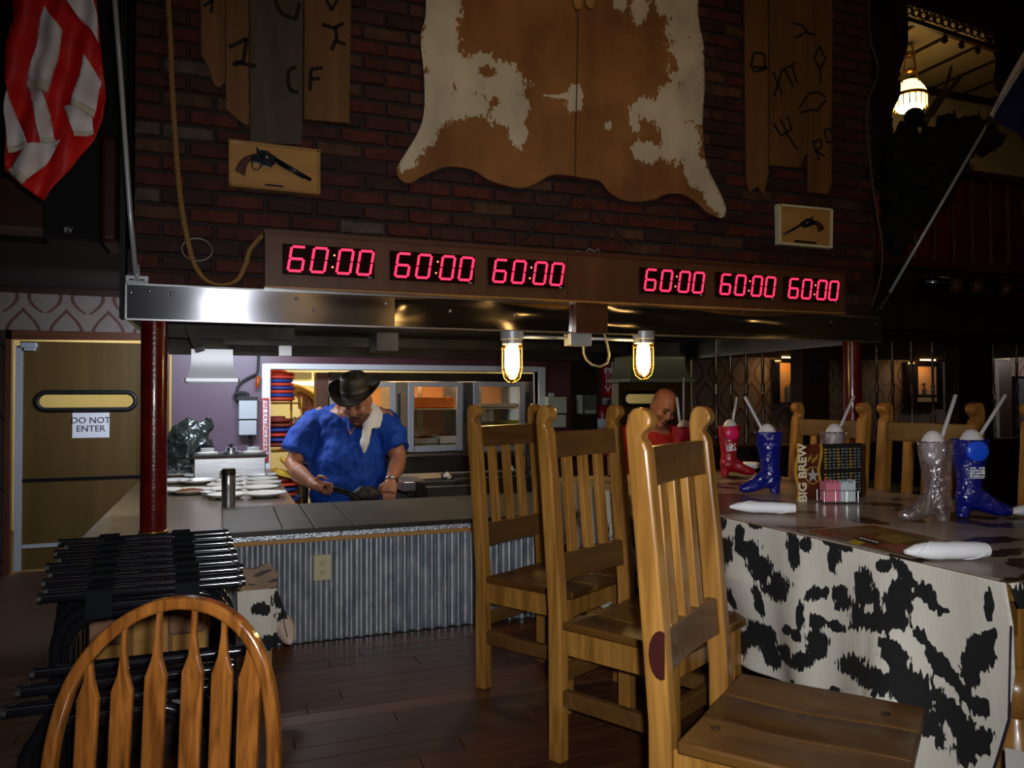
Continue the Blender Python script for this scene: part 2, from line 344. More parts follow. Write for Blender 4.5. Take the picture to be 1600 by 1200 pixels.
def cdt(poly, step):
    """triangulated region inside a 2-D polygon with points about every step"""
    pb = []
    n = len(poly)
    for i in range(n):
        a, b = Vector(poly[i]), Vector(poly[(i+1) % n]); k = max(1, int((b-a).length/step))
        pb += [a+(b-a)*j/k for j in range(k)]
    m = len(pb); xs = [p.x for p in pb]; ys = [p.y for p in pb]
    def inside(x, y):
        r = False; j = m-1
        for i in range(m):
            if (pb[i].y > y) != (pb[j].y > y) and x < (pb[j].x-pb[i].x)*(y-pb[i].y)/(pb[j].y-pb[i].y)+pb[i].x: r = not r
            j = i
        return r
    ins = []; y = min(ys)+step*.5; row = 0
    while y < max(ys):
        x = min(xs)+step*(.5+.5*(row & 1))
        while x < max(xs):
            if inside(x, y): ins.append(Vector((x, y)))
            x += step
        y += step*.87; row += 1
    v, e, f, *_ = delaunay_2d_cdt(pb+ins, [(i, (i+1) % m) for i in range(m)], [], 1, 1e-4)
    return v, [tuple(t) for t in f]
def sheet(name, poly, step, fmap, material, parent=None, thick=.003, pfun=None, smooth=True):
    v, f = cdt(poly, step); b = MB(); b.add([fmap(p.x, p.y) for p in v], f)
    me = bpy.data.meshes.new(name); o = bpy.data.objects.new(name, me); C.objects.link(o)
    base = WM[parent].inverted() if parent is not None else Matrix.Identity(4)
    if parent is None:
        c = sum(b.v, Vector())/len(b.v); c.z = min(q.z for q in b.v); base = Matrix.Translation(-c); o.location = c; WM[o] = Matrix.Translation(c)
    else: o.parent = parent; WM[o] = WM[parent]
    me.from_pydata([tuple(base @ q) for q in b.v], [], b.f); me.materials.append(material)
    if pfun:
        a = me.attributes.new('patch', 'FLOAT', 'POINT')
        for i, p in enumerate(v): a.data[i].value = pfun(p.x, p.y)
    for p in me.polygons: p.use_smooth = smooth
    s = o.modifiers.new('t', 'SOLIDIFY'); s.thickness = thick; s.offset = 0
    return o
def text(body, size, material, parent=None, M=None, ext=.001, name='lettering', bold=0):
    c = bpy.data.curves.new(name, 'FONT'); c.body = body; c.size = size; c.extrude = ext; c.align_x = 'CENTER'; c.align_y = 'CENTER'; c.offset = bold; c.resolution_u = 3
    t = bpy.data.objects.new(name, c); C.objects.link(t)
    me = bpy.data.meshes.new_from_object(t.evaluated_get(bpy.context.evaluated_depsgraph_get())); bpy.data.objects.remove(t)
    o = bpy.data.objects.new(name, me); C.objects.link(o); me.materials.clear(); me.materials.append(material)
    if parent is not None: me.transform(WM[parent].inverted() @ M); o.parent = parent; WM[o] = WM[parent]
    else: me.transform(M)
    return o
def facing(p, right=(1, 0, 0), up=(0, 0, 1)):
    r = Vector(right).normalized(); u = Vector(up).normalized(); n = r.cross(u); m = Matrix((r, u, n)).transposed().to_4x4(); m.translation = Vector(p); return m
def struct(mb, name, m, **k): return tag(mb.build(name, m, **k), kind='structure')
# ---------------------------------------------------------------- the setting
YW = 7.8
fl = struct(MB().box((-3.2, -1.5, -.12), (8.5, 3.67, -.012)), 'floor', slabd)
pw = .092; y = .55; i = 0; npl = 0
while y < 3.66:
    x = -1.5-random.random()
    while x < 4.6 and npl < 290:
        L_ = random.uniform(.8, 1.5); y1 = min(y+pw-.003, 3.66)
        MB().box((x+.002, y+.001, -.012), (x+L_-.002, y1, random.uniform(-.0012, .0008))).build('plank', random.choice(floorw), fl); npl += 1; x += L_
    y += pw
struct(MB().box((-3.2, 3.62, -.47), (12, 10.5, -.37)), 'kitchen_floor', mat('quarry_tile_floor', (.05, .02, .012), .5))
struct(MB().box((-3.2, 3.66, -.4), (-.6, 3.72, -.02)).box((3.9, 3.66, -.4), (8.5, 3.72, -.02)), 'trim_1', darkw)
# back wall pieces round the two doors and the pass-through
def X_(px, Y=YW): return at(px, 600, Y=Y).x
def Z_(px, py, Y=YW): return at(px, py, Y=Y).z
wallp = bpy.data.materials.new('ogee_wallpaper'); wallp.use_nodes = True
def ogee(m):
    nt = m.node_tree; L = nt.links; b = nt.nodes['Principled BSDF']; b.inputs['Roughness'].default_value = .6
    tc = nt.nodes.new('ShaderNodeTexCoord'); sp = nt.nodes.new('ShaderNodeSeparateXYZ'); L.new(tc.outputs['Object'], sp.inputs[0])
    def mt(op, a, b_=None, c=None):
        n = nt.nodes.new('ShaderNodeMath'); n.operation = op
        for i_, q in enumerate((a, b_, c)):
            if q is None: continue
            if hasattr(q, 'links'): L.new(q, n.inputs[i_])
            else: n.inputs[i_].default_value = q
        return n.outputs[0]
    PX, PZ = .335, .62
    def cell(ox, oz):
        u = mt('SUBTRACT', mt('FRACT', mt('ADD', mt('DIVIDE', sp.outputs[0], PX), 10+ox)), .5)
        v = mt('SUBTRACT', mt('FRACT', mt('ADD', mt('DIVIDE', sp.outputs[2], PZ), 10+oz)), .5)
        # drop outline: half width = k*cos shape, pointed on top
        hw = mt('MULTIPLY', mt('COSINE', mt('MULTIPLY', mt('ADD', v, .06), 5.6)), mt('SUBTRACT', .34, mt('MULTIPLY', v, .35)))
        d = mt('ABSOLUTE', mt('SUBTRACT', mt('ABSOLUTE', u), hw))
        ins = mt('LESS_THAN', mt('ABSOLUTE', mt('ADD', v, .02)), .30)
        return mt('MULTIPLY', mt('LESS_THAN', d, .045), ins)
    k = mt('MAXIMUM', cell(0, 0), cell(.5, .5))
    n = nt.nodes.new('ShaderNodeTexNoise'); n.inputs['Scale'].default_value = 14; L.new(tc.outputs['Object'], n.inputs['Vector'])
    r = nt.nodes.new('ShaderNodeValToRGB'); r.color_ramp.elements[0].color = (.13, .095, .08, 1); r.color_ramp.elements[1].color = (.19, .145, .12, 1); L.new(n.outputs[0], r.inputs[0])
    mx = nt.nodes.new('ShaderNodeMix'); mx.data_type = 'RGBA'; L.new(k, mx.inputs['Factor']); L.new(r.outputs[0], mx.inputs['A']); mx.inputs['B'].default_value = (.07, .02, .015, 1); L.new(mx.outputs['Result'], b.inputs['Base Color'])
ogee(wallp)
dl0, dl1 = X_(20), X_(268); dt = 1.64
pl1 = X_(409)+.08; pr0 = X_(851)-.08; ptop = Z_(630, 579); pbot = .42
dr0, dr1 = X_(960), X_(1082)
W0 = -3.2; ZB = 2.3
wb = MB()
wb.box((W0, YW, dt+.07), (dl1+.02, YW+.1, ZB)).box((W0, YW, -.37), (dl0-.02, YW+.1, dt+.07))
struct(wb, 'wall_back_left', wallp)
wb = MB()
wb.box((pl1, YW, ptop), (pr0, YW+.1, ZB)).box((pl1, YW, -.37), (pr0, YW+.1, -.3)).box((pr0, YW, -.37), (dr0, YW+.1, ZB)).box((dr0, YW, dt), (dr1, YW+.1, ZB))
struct(wb, 'wall_back_middle', plum)
struct(MB().box((dl1, YW, -.37), (pl1, YW+.1, ZB)), 'wall_back_plum', mat('plum_cool_lit', (.13, .085, .12), .42, 0, (.10, .05, .07), (1, 1, 1), 1.5))  # same plum wall, bluish light mixed into its colour
struct(MB().box((dr1, YW, -.37), (12, YW+.1, ZB)), 'wall_back_right', wallp)
struct(MB().wall([(-10, 430), (230, 440), (230, 466), (-10, 455)], YW-.04, .04), 'trim_2', darkw)
struct(MB().wall([(8, 515), (262, 521), (262, 532), (8, 530)], YW-.05, .05), 'trim_3', redw)
struct(MB().wall([(9, 515), (18, 515), (14, 900), (4, 900)], YW-.05, .05), 'trim_4', redw)
struct(MB().box((W0, -1.5, -.37), (W0+.1, YW, 5.2)), 'wall_left', dark)
struct(MB().box((-2.35, 5.0, -.37), (-1.79, 5.08, 1.9)).box((W0, 5.6, 2.13), (-.45, YW, 5.2)), 'wall_left_upper', dark)
struct(MB().box((W0, 10.4, -.37), (12, 10.5, 3)), 'wall_far_kitchen', cream)
struct(MB().box((W0, 7.9, 2.5), (12, 10.5, 2.6)), 'ceiling_kitchen', cream)
struct(MB().box((W0, -1.5, 5.2), (12, 9, 5.3)), 'ceiling', dark)
struct(MB().box((-.25, 7.9, -.37), (-.15, 10.4, 2.5)).box((3.55, 7.9, -.37), (3.65, 10.4, 2.5)), 'wall_kitchen_side', cream)

def swing_door(name, px0, px1, x0, x1, wpx, hinge, label_sign=False):
    """flush veneer door with a long round-ended window; hole cut by building the leaf round it"""
    Yd = YW+.01; z0, z1 = -.35, Z_(px0+20, 533)
    d = thing(name, None, None, ((x0+x1)/2, Yd, -.35), kind='structure')
    wx0, wx1 = X_(wpx[0]), X_(wpx[2]); wz1, wz0 = Z_((wpx[0]+wpx[2])/2, wpx[1]), Z_((wpx[0]+wpx[2])/2, wpx[3])
    r = (wz1-wz0)/2; zc = (wz0+wz1)/2
    n = 10; ring = []
    for k in range(n+1): a = -PI/2+PI*k/n; ring.append((wx1-r+math.cos(a)*r, zc+math.sin(a)*r))
    for k in range(n+1): a = PI/2+PI*k/n; ring.append((wx0+r+math.cos(a)*r, zc+math.sin(a)*r))
    b = MB(); m = len(ring)
    # leaf: frame rectangles plus the corner fill between hole and its bounding box
    for a0, b0, a1, b1 in ((x0, z0, wx0, z1), (wx1, z0, x1, z1), (wx0, z0, wx1, wz0), (wx0, wz1, wx1, z1)): b.box((a0, Yd, b0), (a1, Yd+.045, b1))
    for cx, cz, s0 in ((wx1, wz0, 0), (wx1, wz1, n//2), (wx0, wz1, n+1), (wx0, wz0, n+1+n//2)):
        b.prism([(cx, cz)]+ring[s0:s0+n//2+1], lambda p: (p[0], Yd, p[1]), lambda p: (p[0], Yd+.045, p[1]))
    b.build('door_leaf', doorw, d)
    g = MB().tube([(x, Yd-.004, z) for x, z in ring], .022, 8, closed=True); g.build('window_gasket', rubber, d, smooth=True)
    MB().prism(ring, lambda p: (p[0], Yd+.02, p[1]), lambda p: (p[0], Yd+.026, p[1])).build('window_pane', winm, d)
    return d, Yd
dz = -.37
d1, Yd = swing_door('door_1', 28, 222, dl0+.05, dl1-.02, (57, 613, 212, 640), 0)
MB().box((dl0+.02, Yd-.02, -.35), (dl0+.075, Yd, Z_(30, 540))).build('edge_strip', alum, d1)
MB().wbox(32, 535, 57, 543, Yd-.05, .05).wbox(37, 543, 55, 548, Yd-.04, .04).build('closer_bracket', alum, d1, bevel=.004)
MB().box((dl0+.08, Yd-.012, Z_(130, 749.5)), (dl1-.02, Yd+.001, Z_(130, 745.5))).build('kick_rail', strapm, d1)
MB().box((dl0+.08, Yd-.008, Z_(60, 856)), (dl1-.02, Yd+.001, Z_(60, 850))).build('kick_plate_edge', alum, d1)
d2, Yd2 = swing_door('door_2', 965, 1080, dr0+.03, dr1-.02, (975, 613, 1057, 633), 0)
struct(MB().box((dr0-.04, YW-.04, -.37), (dr0+.03, YW+.02, dt+.02)), 'trim_5', cream)
sg = thing('paper_sign', 'white paper sign reading DO NOT ENTER on the tan swing door', 'sign', at(142, 684, Y=Yd-.006))
MB().wbox(113, 645, 171, 684, Yd-.006, .003).build('sheet_of_paper', paper, sg)
pc = at(142, 657, Y=Yd-.008); text('DO NOT', .078, ink, sg, facing(pc)); text('ENTER', .078, ink, sg, facing(at(142, 670, Y=Yd-.008)))

# pass-through frame (white trim) with what is behind it
fr = MB(); zf = Z_(630, 571)
fr.box((X_(409), YW-.03, .35), (pl1, YW+.13, zf)).box((pr0, YW-.03, .35), (X_(851), YW+.13, zf)).box((pl1, YW-.03, ptop), (pr0, YW+.13, zf))
struct(fr, 'window_1', white, bevel=.006)
struct(MB().box((pl1, YW-.02, pbot-.8), (X_(520), YW+.12, -.3)), 'trim_6', plum)
# low plum half wall left of the opening is the wall itself; brown post in the opening
struct(MB().wbox(494, 582, 513, 740, YW+.35, .2), 'trim_7', brownp)
shelf = thing('wire_shelf_rack', 'chrome wire shelf rack holding party hats inside the serving window', 'shelf', (X_(445), 8.15, -.37))
ys = 8.15; b = MB()
for x in (X_(418, ys), X_(455, ys), X_(466, ys+.4)): b.tube([(x, ys, -.36), (x, ys, 1.16)], .012, 6)
b.build('upright', brass, shelf)
for z in (1.10, .62, .02):
    s_ = MB()
    for k in range(9): s_.tube([(pl1+.02, ys-.15+k*.05, z), (X_(468, ys), ys-.15+k*.05, z)], .005, 4)
    s_.tube([(pl1+.02, ys-.17, z), (X_(468, ys), ys-.17, z)], .01, 6); s_.build('wire_shelf', brass, shelf)
def party_hat(x, y, z, r, material, lab, grp, tilt=0):
    M = Matrix.Rotation(tilt, 3, 'Y')
    t = MB().lathe([(.02, .052), (r*.55, .05), (r*.62, .012), (r*.8, .004), (r, .020), (r, .044), (r*.8, .034), (r*.6, .04), (r*.5, .068), (.02, .07)], (x, y, z), 18, M).build('party_hat', material, smooth=40)
    return tag(t, lab, 'hat', grp)
zz = 1.115; cols = [hred, hblu, hred, hblu, hred, hblu, hred, hred]
for k, c_ in enumerate(cols):
    party_hat(X_(433, 8.1)+.01*math.sin(k), 8.1, zz+k*.036, .175-.006*(k % 3), c_, ('red' if c_ is hred else 'blue')+' felt hat, '+['bottom', 'second', 'third', 'fourth', 'fifth', 'sixth', 'seventh', 'topmost'][k]+' of the tall stack on the top wire shelf', 'felt hats stacked on the top shelf')
for k, c_ in enumerate([hmar, hblu, hred, hblu, hmar, hmar]):
    party_hat(X_(434, 8.1)+.02*math.sin(k*2), 8.1, .66+k*.048, .2-.008*k, c_, 'felt hat, '+['bottom', 'second', 'third', 'fourth', 'fifth', 'topmost'][k]+' of the stack on the middle wire shelf', 'felt hats stacked on the middle shelf')
for k, c_ in enumerate([hred, hblu, hred, hblu, hred, hmar]):
    party_hat(X_(436, 8.1)+.02*math.sin(k*2), 8.1, .06+k*.05, .2, c_, 'felt hat, '+['bottom', 'second', 'third', 'fourth', 'fifth', 'topmost'][k]+' of the stack on the bottom wire shelf', 'felt hats stacked on the bottom shelf')
party_hat(X_(440, 8.05), 8.05, .36, .18, hyel, 'yellow felt hat lying flat on top of the bottom shelf stack', None, .3)
party_hat(X_(452, 8.05), 7.95, .44, .15, hyel, 'small yellow felt hat leaning at the right end of the bottom shelf stack', None, .7)
# back kitchen shelf board and lit lamp strip
tag(MB().wbox(448, 596, 494, 602, 10.2, .15).build('fluorescent_fixture', mat('lit_tube', (1, .95, .7), .5, emit=(1, .9, .55), es=2)), 'lit cream fluorescent strip on the wall behind the hats', 'light')
tag(MB().wbox(452, 582, 487, 593, 10.25, .12).build('wall_vent', mat('olive_vent', (.16, .13, .05), .6)), 'olive rectangular vent panel above the lit strip', 'vent')

# refrigerator with three glass doors
YF = 8.15
fz0, fz1 = -.3, Z_(700, 583, YF)
rf = thing('reach_in_refrigerator', 'wide stainless refrigerator with three glass doors behind the serving window', 'refrigerator', ((X_(515, YF)+X_(850, YF))/2, YF, -.3))
b = MB(); xa, xb_ = X_(515, YF), X_(842, YF); dep = .75
b.box((xa, YF+dep-.04, fz0), (xb_, YF+dep, fz1)).box((xa, YF+.02, fz0), (xa+.04, YF+dep, fz1)).box((xb_-.04, YF+.02, fz0), (xb_, YF+dep, fz1)).box((xa, YF+.02, fz0), (xb_, YF+dep, fz0+.05)).box((xa, YF+.02, fz1-.05), (xb_, YF+dep, fz1))
b.build('cabinet', steel, rf)
MB().box((xa, YF-.01, Z_(700, 596, YF)), (xb_, YF+.02, fz1)).build('top_panel', dkst, rf)
doors = ((527, 618), (637, 722), (739, 819))
prev = xa
for (a, c) in doors:
    x0, x1 = X_(a, YF), X_(c, YF); zt, zb = Z_(a, 597, YF), Z_(a, 706, YF)
    MB().box((prev, YF-.015, zb), (x0, YF+.02, zt)).build('mullion', steel, rf, bevel=.004); prev = x1
    f = MB().box((x0, YF-.03, zb), (x0+.065, YF+.01, zt)).box((x1-.065, YF-.03, zb), (x1, YF+.01, zt)).box((x0+.065, YF-.03, zt-.05), (x1-.065, YF+.01, zt)).box((x0+.065, YF-.03, zb), (x1-.065, YF+.01, zb+.06)).build('door', alum, rf, bevel=.004)
    MB().box((x0+.065, YF-.015, zb+.06), (x1-.065, YF-.009, zt-.05)).build('glass', winm, f)
    MB().tube([(x1+.03, YF-.05, zt-.45), (x1+.03, YF-.06, zt-.3), (x1+.03, YF-.05, zt-.12)], .012, 6).build('handle', blackm, f)
    MB().box((x0+.0, YF-.02, fz0+.1), (x1, YF+.015, zb-.05)).build('lower_door', dkst, rf, bevel=.004)
MB().box((prev, YF-.015, -.2), (xb_, YF+.02, Z_(819, 597, YF))).build('mullion', steel, rf)
MB().box((xa, YF-.02, Z_(700, 713, YF)), (xb_, YF+.02, Z_(700, 707, YF))).build('rail', steel, rf)
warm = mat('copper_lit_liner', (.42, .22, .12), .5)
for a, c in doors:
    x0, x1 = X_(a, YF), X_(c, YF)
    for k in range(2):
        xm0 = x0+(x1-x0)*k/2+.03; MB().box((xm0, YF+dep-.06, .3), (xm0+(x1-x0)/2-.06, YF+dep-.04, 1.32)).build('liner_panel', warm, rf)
for z in (1.02, .62, .5):
    MB().box((xa+.04, YF+.1, z), (xb_-.04, YF+dep-.05, z+.012)).build('shelf', mat('cream_shelf', (.6, .55, .4), .4), rf)
light('fridge_lamp', 'AREA', (X_(680, YF), YF+.3, 1.36), 6, (1, .55, .18), .6, (X_(680, YF), YF+.35, .5), .3)
light('fridge_lamp', 'AREA', (X_(590, YF), YF+.3, 1.36), 4, (1, .6, .25), .3, (X_(590, YF), YF+.35, .5), .3)
light('fridge_lamp', 'AREA', (X_(780, YF), YF+.3, 1.36), 1.6, (1, .7, .4), .3, (X_(780, YF), YF+.35, .5), .3)
def tray(px0, px1, z, h, m, lab, food=None):
    x0, x1 = X_(px0, YF+.25), X_(px1, YF+.25); t = thing('food_tray', lab, 'tray', ((x0+x1)/2, YF+.3, z))
    MB().box((x0, YF+.14, z), (x1, YF+.5, z+.008)).box((x0, YF+.14, z), (x1, YF+.15, z+h)).box((x0, YF+.49, z), (x1, YF+.5, z+h)).box((x0, YF+.15, z), (x0+.01, YF+.49, z+h)).box((x1-.01, YF+.15, z), (x1, YF+.49, z+h)).build('tray', m, t)
    if food: sheet('food', [(x0+.01, YF+.16), (x1-.01, YF+.16), (x1-.01, YF+.48), (x0+.01, YF+.48)], .04, lambda x, y: Vector((x, y, z+h*.8+.05*abs(noise.noise(Vector((x*9, y*9, z)))))), food, t)
orange = mat('orange_tub', (.55, .16, .03), .3); meat = mat('dark_red_meat', (.16, .02, .015), .4, 0, (.3, .06, .03), (1, 1, 1), 30, .4)
tray(643, 706, 1.034, .12, orange, 'orange food tub with dark red meat on the upper fridge shelf', meat)
tray(641, 680, .634, .07, alum, 'steel tray of reddish food on the lower left fridge shelf', meat)
tray(684, 715, .634, .09, white, 'white food tub beside the steel tray on the lower fridge shelf', meat)
tray(745, 800, 1.034, .05, alum, 'steel tray on the upper shelf behind the right-hand fridge door', None)
tray(786, 814, .85, .03, mat('yellow_lid', (.5, .45, .02), .4), 'thin yellow tray near the right edge of the right-hand fridge door', None)
for k, px in enumerate((757, 767)): tag(MB().lathe([(.03, 0), (.045, .02), (.04, .1), (.028, .13), (.028, .15)], (X_(px, YF+.3), YF+.3, .87), 12).build('plastic_jug', white, smooth=40), ['left white plastic jug inside the right-hand fridge door', 'right white plastic jug inside the right-hand fridge door'][k], 'jug')

# ---------------------------------------------------------------- counter, ledge, corrugated front
ct = thing('serving_counter', 'low L-shaped counter with worn steel top and corrugated metal front', 'counter', (-.1, 3.7, 0))
CX0, CX1 = -.58, 4.3
MB().box((CX0, 3.66, .47), (.4, 7.05, .53)).build('steel_top', ctop, ct, bevel=.006)
MB().box((CX0+.05, 3.75, -.37), (.35, 7.0, .47)).box((.35, 3.75, -.37), (CX1, 4.5, .44)).build('base_cabinet', dark, ct)
b = MB(); n = 420; vs_ = []
for k in range(n+1):
    x = CX0+.04+(CX1-CX0-.04)*k/n; pp_ = .068 if x > .75 else .047; yy = 3.69-(.015 if x > .75 else .009)*math.sin(2*PI*x/pp_)
    vs_ += [(x, yy, .0), (x, yy, .462)]
b.add(vs_, [(2*k, 2*k+2, 2*k+3, 2*k+1) for k in range(n)]); b.build('corrugated_sheet', galv, ct, smooth=True)
for x0, x1 in ((0.0, .52), (.522, 1.35), (1.352, 2.6), (2.602, CX1)): MB().box((x0, 3.648, .487), (x1, 3.70, .520)).build('edge_strip', granite, ct, bevel=.003)
MB().box((CX0, 3.652, .487), (-.002, 3.70, .520)).build('edge_strip', ctop, ct)
MB().box((0, 3.655, .468), (CX1, 3.70, .487)).build('wood_batten', plaq, ct)
ld = 4.45
for x0, x1 in ((0.0, .26), (.262, .40), (.402, .585), (.587, 1.30), (1.302, 2.1), (2.102, 3.0), (3.002, CX1)):
    MB().add([(x0, 3.64, .52), (x1-.002, 3.64, .52), (x1-.002, 3.64, .536), (x0, 3.64, .536), (x0, ld, .50), (x1-.002, ld, .50), (x1-.002, ld, .545), (x0, ld, .545)], [(0, 1, 2, 3), (4, 7, 6, 5), (0, 4, 5, 1), (3, 2, 6, 7), (0, 3, 7, 4), (1, 5, 6, 2)]).build('ledge_slab', slab, ct, bevel=.004)
MB().box((0, 3.636, .512), (CX1, 3.662, .534)).build('ledge_nosing', slabd, ct)
# black grill pit with grate behind the ledge
gr = thing('grill_pit', 'black open grill pit with bar grate behind the grey ledge', 'grill', (1.6, 4.8, .2))
MB().box((.42, 4.505, .1), (CX1, 4.53, .498)).build('pit_wall', blackm, gr)
for k in range(60): MB().box((.75+k*.035, 4.53, .44), (.762+k*.035, 4.56, .455)).build('grate_bar', blackm, gr)
o_ = thing('wall_outlet', 'ivory duplex electrical outlet on the corrugated counter front', 'outlet', at(504, 886, Y=3.665))
MB().wbox(490.5, 867, 517, 907, 3.668, .012).build('face_plate', ivory, o_, bevel=.003)
for yy in (880, 895):
    q = MB().lathe([(.016, 0), (.016, .004), (.014, .005)], at(504, yy, Y=3.668), 16, Matrix.Rotation(PI/2, 3, 'X')).build('socket', ivory, o_)
    c = at(504, yy, Y=3.6625); MB().box((c.x-.008, c.y-.001, c.z), (c.x-.005, c.y+.002, c.z+.008)).box((c.x+.005, c.y-.001, c.z), (c.x+.008, c.y+.002, c.z+.007)).box((c.x-.002, c.y-.001, c.z-.008), (c.x+.002, c.y+.002, c.z-.004)).build('slot', blackm, q)
# red steel columns
def column(x, y, z0, lab):
    t = thing('steel_column', lab, 'column', (x, y, z0))
    MB().lathe([(.056, z0), (.056, 1.62)], (x, y, 0), 28).build('shaft', redp, t, smooth=30)
    MB().lathe([(.062, z0), (.062, z0+.012), (.057, z0+.014)], (x, y, 0), 28).build('collar', brass, t)
column(-.29, 3.80, .53, 'dark red glossy column standing on the left end of the counter')
column(3.72, 3.76, .546, 'dark red glossy column under the right end of the hood')

# ---------------------------------------------------------------- hood
hd = thing('exhaust_hood', 'long exhaust hood with polished steel band over the counter', 'hood', (1.7, 3.6, 1.47))
HX0, HX1, HY0, HY1, HZ0, HZ1 = -.386, 3.80, 3.60, 6.2, 1.47, 1.62
b = MB(); nx = 120; nz = 6; vs_ = []; fs_ = []
for i in range(nx+1):
    for j in range(nz+1):
        x = HX0+(HX1-HX0)*i/nx; z = HZ0+(HZ1-HZ0)*j/nz
        edge = min(1, j/1.5, (nz-j)/1.5)
        vs_.append((x, HY0+edge*(.0022 if x < .8 else .012)*noise.noise(Vector((x*1.6, z*5, 3)))+edge*(.0008 if x < .8 else .0035)*noise.noise(Vector((x*5, z*9, 8))), z))
for i in range(nx):
    for j in range(nz): a = i*(nz+1)+j; fs_.append((a, a+nz+1, a+nz+2, a+1))
for nm_, m_, i0, i1 in (('front_band', brushed, 0, 33), ('front_band', mirror, 33, 76), ('front_band', mirror, 76, nx)):
    MB().add(vs_, [f for i_, f in enumerate(fs_) if i0 <= i_//nz < i1]).build(nm_, m_, hd, smooth=True)
MB().box((HX0, HY0+.012, HZ0), (HX0+.02, HY1, HZ1)).build('side_band', steel, hd)
MB().box((HX1-.02, HY0+.012, HZ0), (HX1, HY1, HZ1)).build('side_band', steel, hd)
MB().box((HX0, HY0-.004, HZ1-.004), (HX1, HY0+.012, HZ1+.004)).box((HX0, HY0-.004, HZ0-.003), (HX1, HY0+.012, HZ0+.004)).box((HX0-.003, HY0-.004, HZ0), (HX0+.004, HY0+.01, HZ1)).build('band_edge', steel, hd)
MB().box((HX0+.02, HY0+.012, HZ1-.01), (HX1-.02, HY1, HZ1)).box((HX0+.02, HY1-.02, HZ0+.0), (HX1-.02, HY1, HZ1-.01)).build('inner_shell', dkst, hd)
MB().box((.05, HY0+.06, HZ0+.03), (3.6, HY0+.12, HZ0+.06)).build('gutter', dkst, hd)
MB().box((.0, 5.7, HZ0+.05), (3.6, 5.76, HZ0+.12)).build('gutter', dkst, hd)
MB().box((-.36, 4.98, 1.553), (.42, 5.24, 1.60)).box((-.36, 4.98, 1.505), (.42, 4.995, 1.553)).build('fill_light_shield', dkst, hd)  # made-up box, its front lip hides the added light over the plates
MB().wall([(288, 508), (304, 508), (318, 541), (303, 545)], 4.6, .4).build('brace', dkst, hd)
MB().wbox(588, 519, 623, 549, 4.7, .25).build('filter_housing', dkst, hd, bevel=.004)
for k in range(44): MB().box((.1+k*.08, HY0+.02, HZ0-.001), (.11+k*.08, HY0+.06, HZ0+.006)).build('slot', blackm, hd)
for px, py in ((205, 457), (234, 454.5), (269, 459), (463, 467), (491, 483), (603, 474), (704, 486), (805, 492.5), (1163, 487), (1300, 503), (1370, 506)):
    c = at(px, py, Y=HY0-.004); MB().ball(c, .008, .004, .008, n=8).build('rivet', steel, hd, smooth=True)
# lamps, box and conduit
def jar_light(px, lab):
    c = at(px, 518, Y=HY0+.03); t = thing('jar_light', lab, 'lamp', c-Vector((0, 0, .25)), 0, None)
    z = c.z; o = (c.x, c.y, 0)
    MB().lathe([(.06, z), (.06, z-.04), (.052, z-.046), (.052, z-.062), (.048, z-.066)], o, 16).build('fixture_base', alum, t, smooth=30, bevel=.002)
    jar = MB().lathe([(.045, z-.066), (.048, z-.08), (.048, z-.19), (.040, z-.222), (.022, z-.242), (.001, z-.248)], o, 18).build('glass_jar', jarm, t, smooth=True)
    MB().lathe([(.001, z-.07), (.03, z-.075), (.036, z-.11), (.037, z-.18), (.028, z-.212), (.001, z-.225)], o, 16).build('bulb', bulbm, t, smooth=True)
    cg = MB()
    for k in range(4):
        a = PI/4+k*PI/2; dx, dy = math.cos(a), math.sin(a)
        cg.tube([(c.x+dx*.056, c.y+dy*.056, z-.05), (c.x+dx*.057, c.y+dy*.057, z-.195), (c.x+dx*.045, c.y+dy*.045, z-.238), (c.x+dx*.02, c.y+dy*.02, z-.258), (c.x, c.y, z-.262)], .0028, 6)
    for zz_ in (z-.085, z-.195): cg.tube([(c.x+.056*math.cos(a*PI/8), c.y+.056*math.sin(a*PI/8), zz_) for a in range(16)], .0026, 6, closed=True)
    cg.build('wire_guard', brass, t, smooth=True)
    return c
c1 = jar_light(800, 'caged jar light glowing under the hood, left of the pair'); c2 = jar_light(1005, 'caged jar light glowing under the hood, right of the pair')
jb = thing('junction_box', 'grey electrical box with conduit between the two jar lights', 'electrical box', at(908, 541, Y=HY0+.03))
MB().wbox(891, 521, 925, 540, HY0+.0, .08).build('box', alum, jb, bevel=.004)
zc = at(850, 527, Y=HY0+.04).z
MB().tube([(c1.x+.05, HY0+.04, zc), (at(892, 527, Y=HY0).x, HY0+.04, zc)], .009, 8).tube([(at(924, 527, Y=HY0).x, HY0+.04, zc), (c2.x-.05, HY0+.04, zc)], .009, 8).build('conduit', alum, jb, smooth=True)
pts = [(912, 541), (912, 551), (916, 562), (925, 570), (938, 573), (949, 567), (952, 555), (949, 538), (944, 521)]
MB().tube([at(x, y, Y=HY0+.0) for x, y in pts], .006, 8).build('cable', mat('cream_cable', (.5, .42, .24), .5), jb, smooth=True)
MB().wall([(900, 472), (916, 472), (916, 520), (900, 520)], HY0-.045, .04).build('hanging_block', redw).name = 'wood_bracket'
br = bpy.data.objects['wood_bracket']; tag(br, 'small reddish wood bracket hanging over the middle of the steel band', 'bracket')
tag(MB().wall([(914, 473), (950, 474), (950, 521), (914, 520)], HY0-.03, .025).build('wood_block', redw, bevel=.002), 'short dark wood block beside the wood bracket on the steel band', 'block')

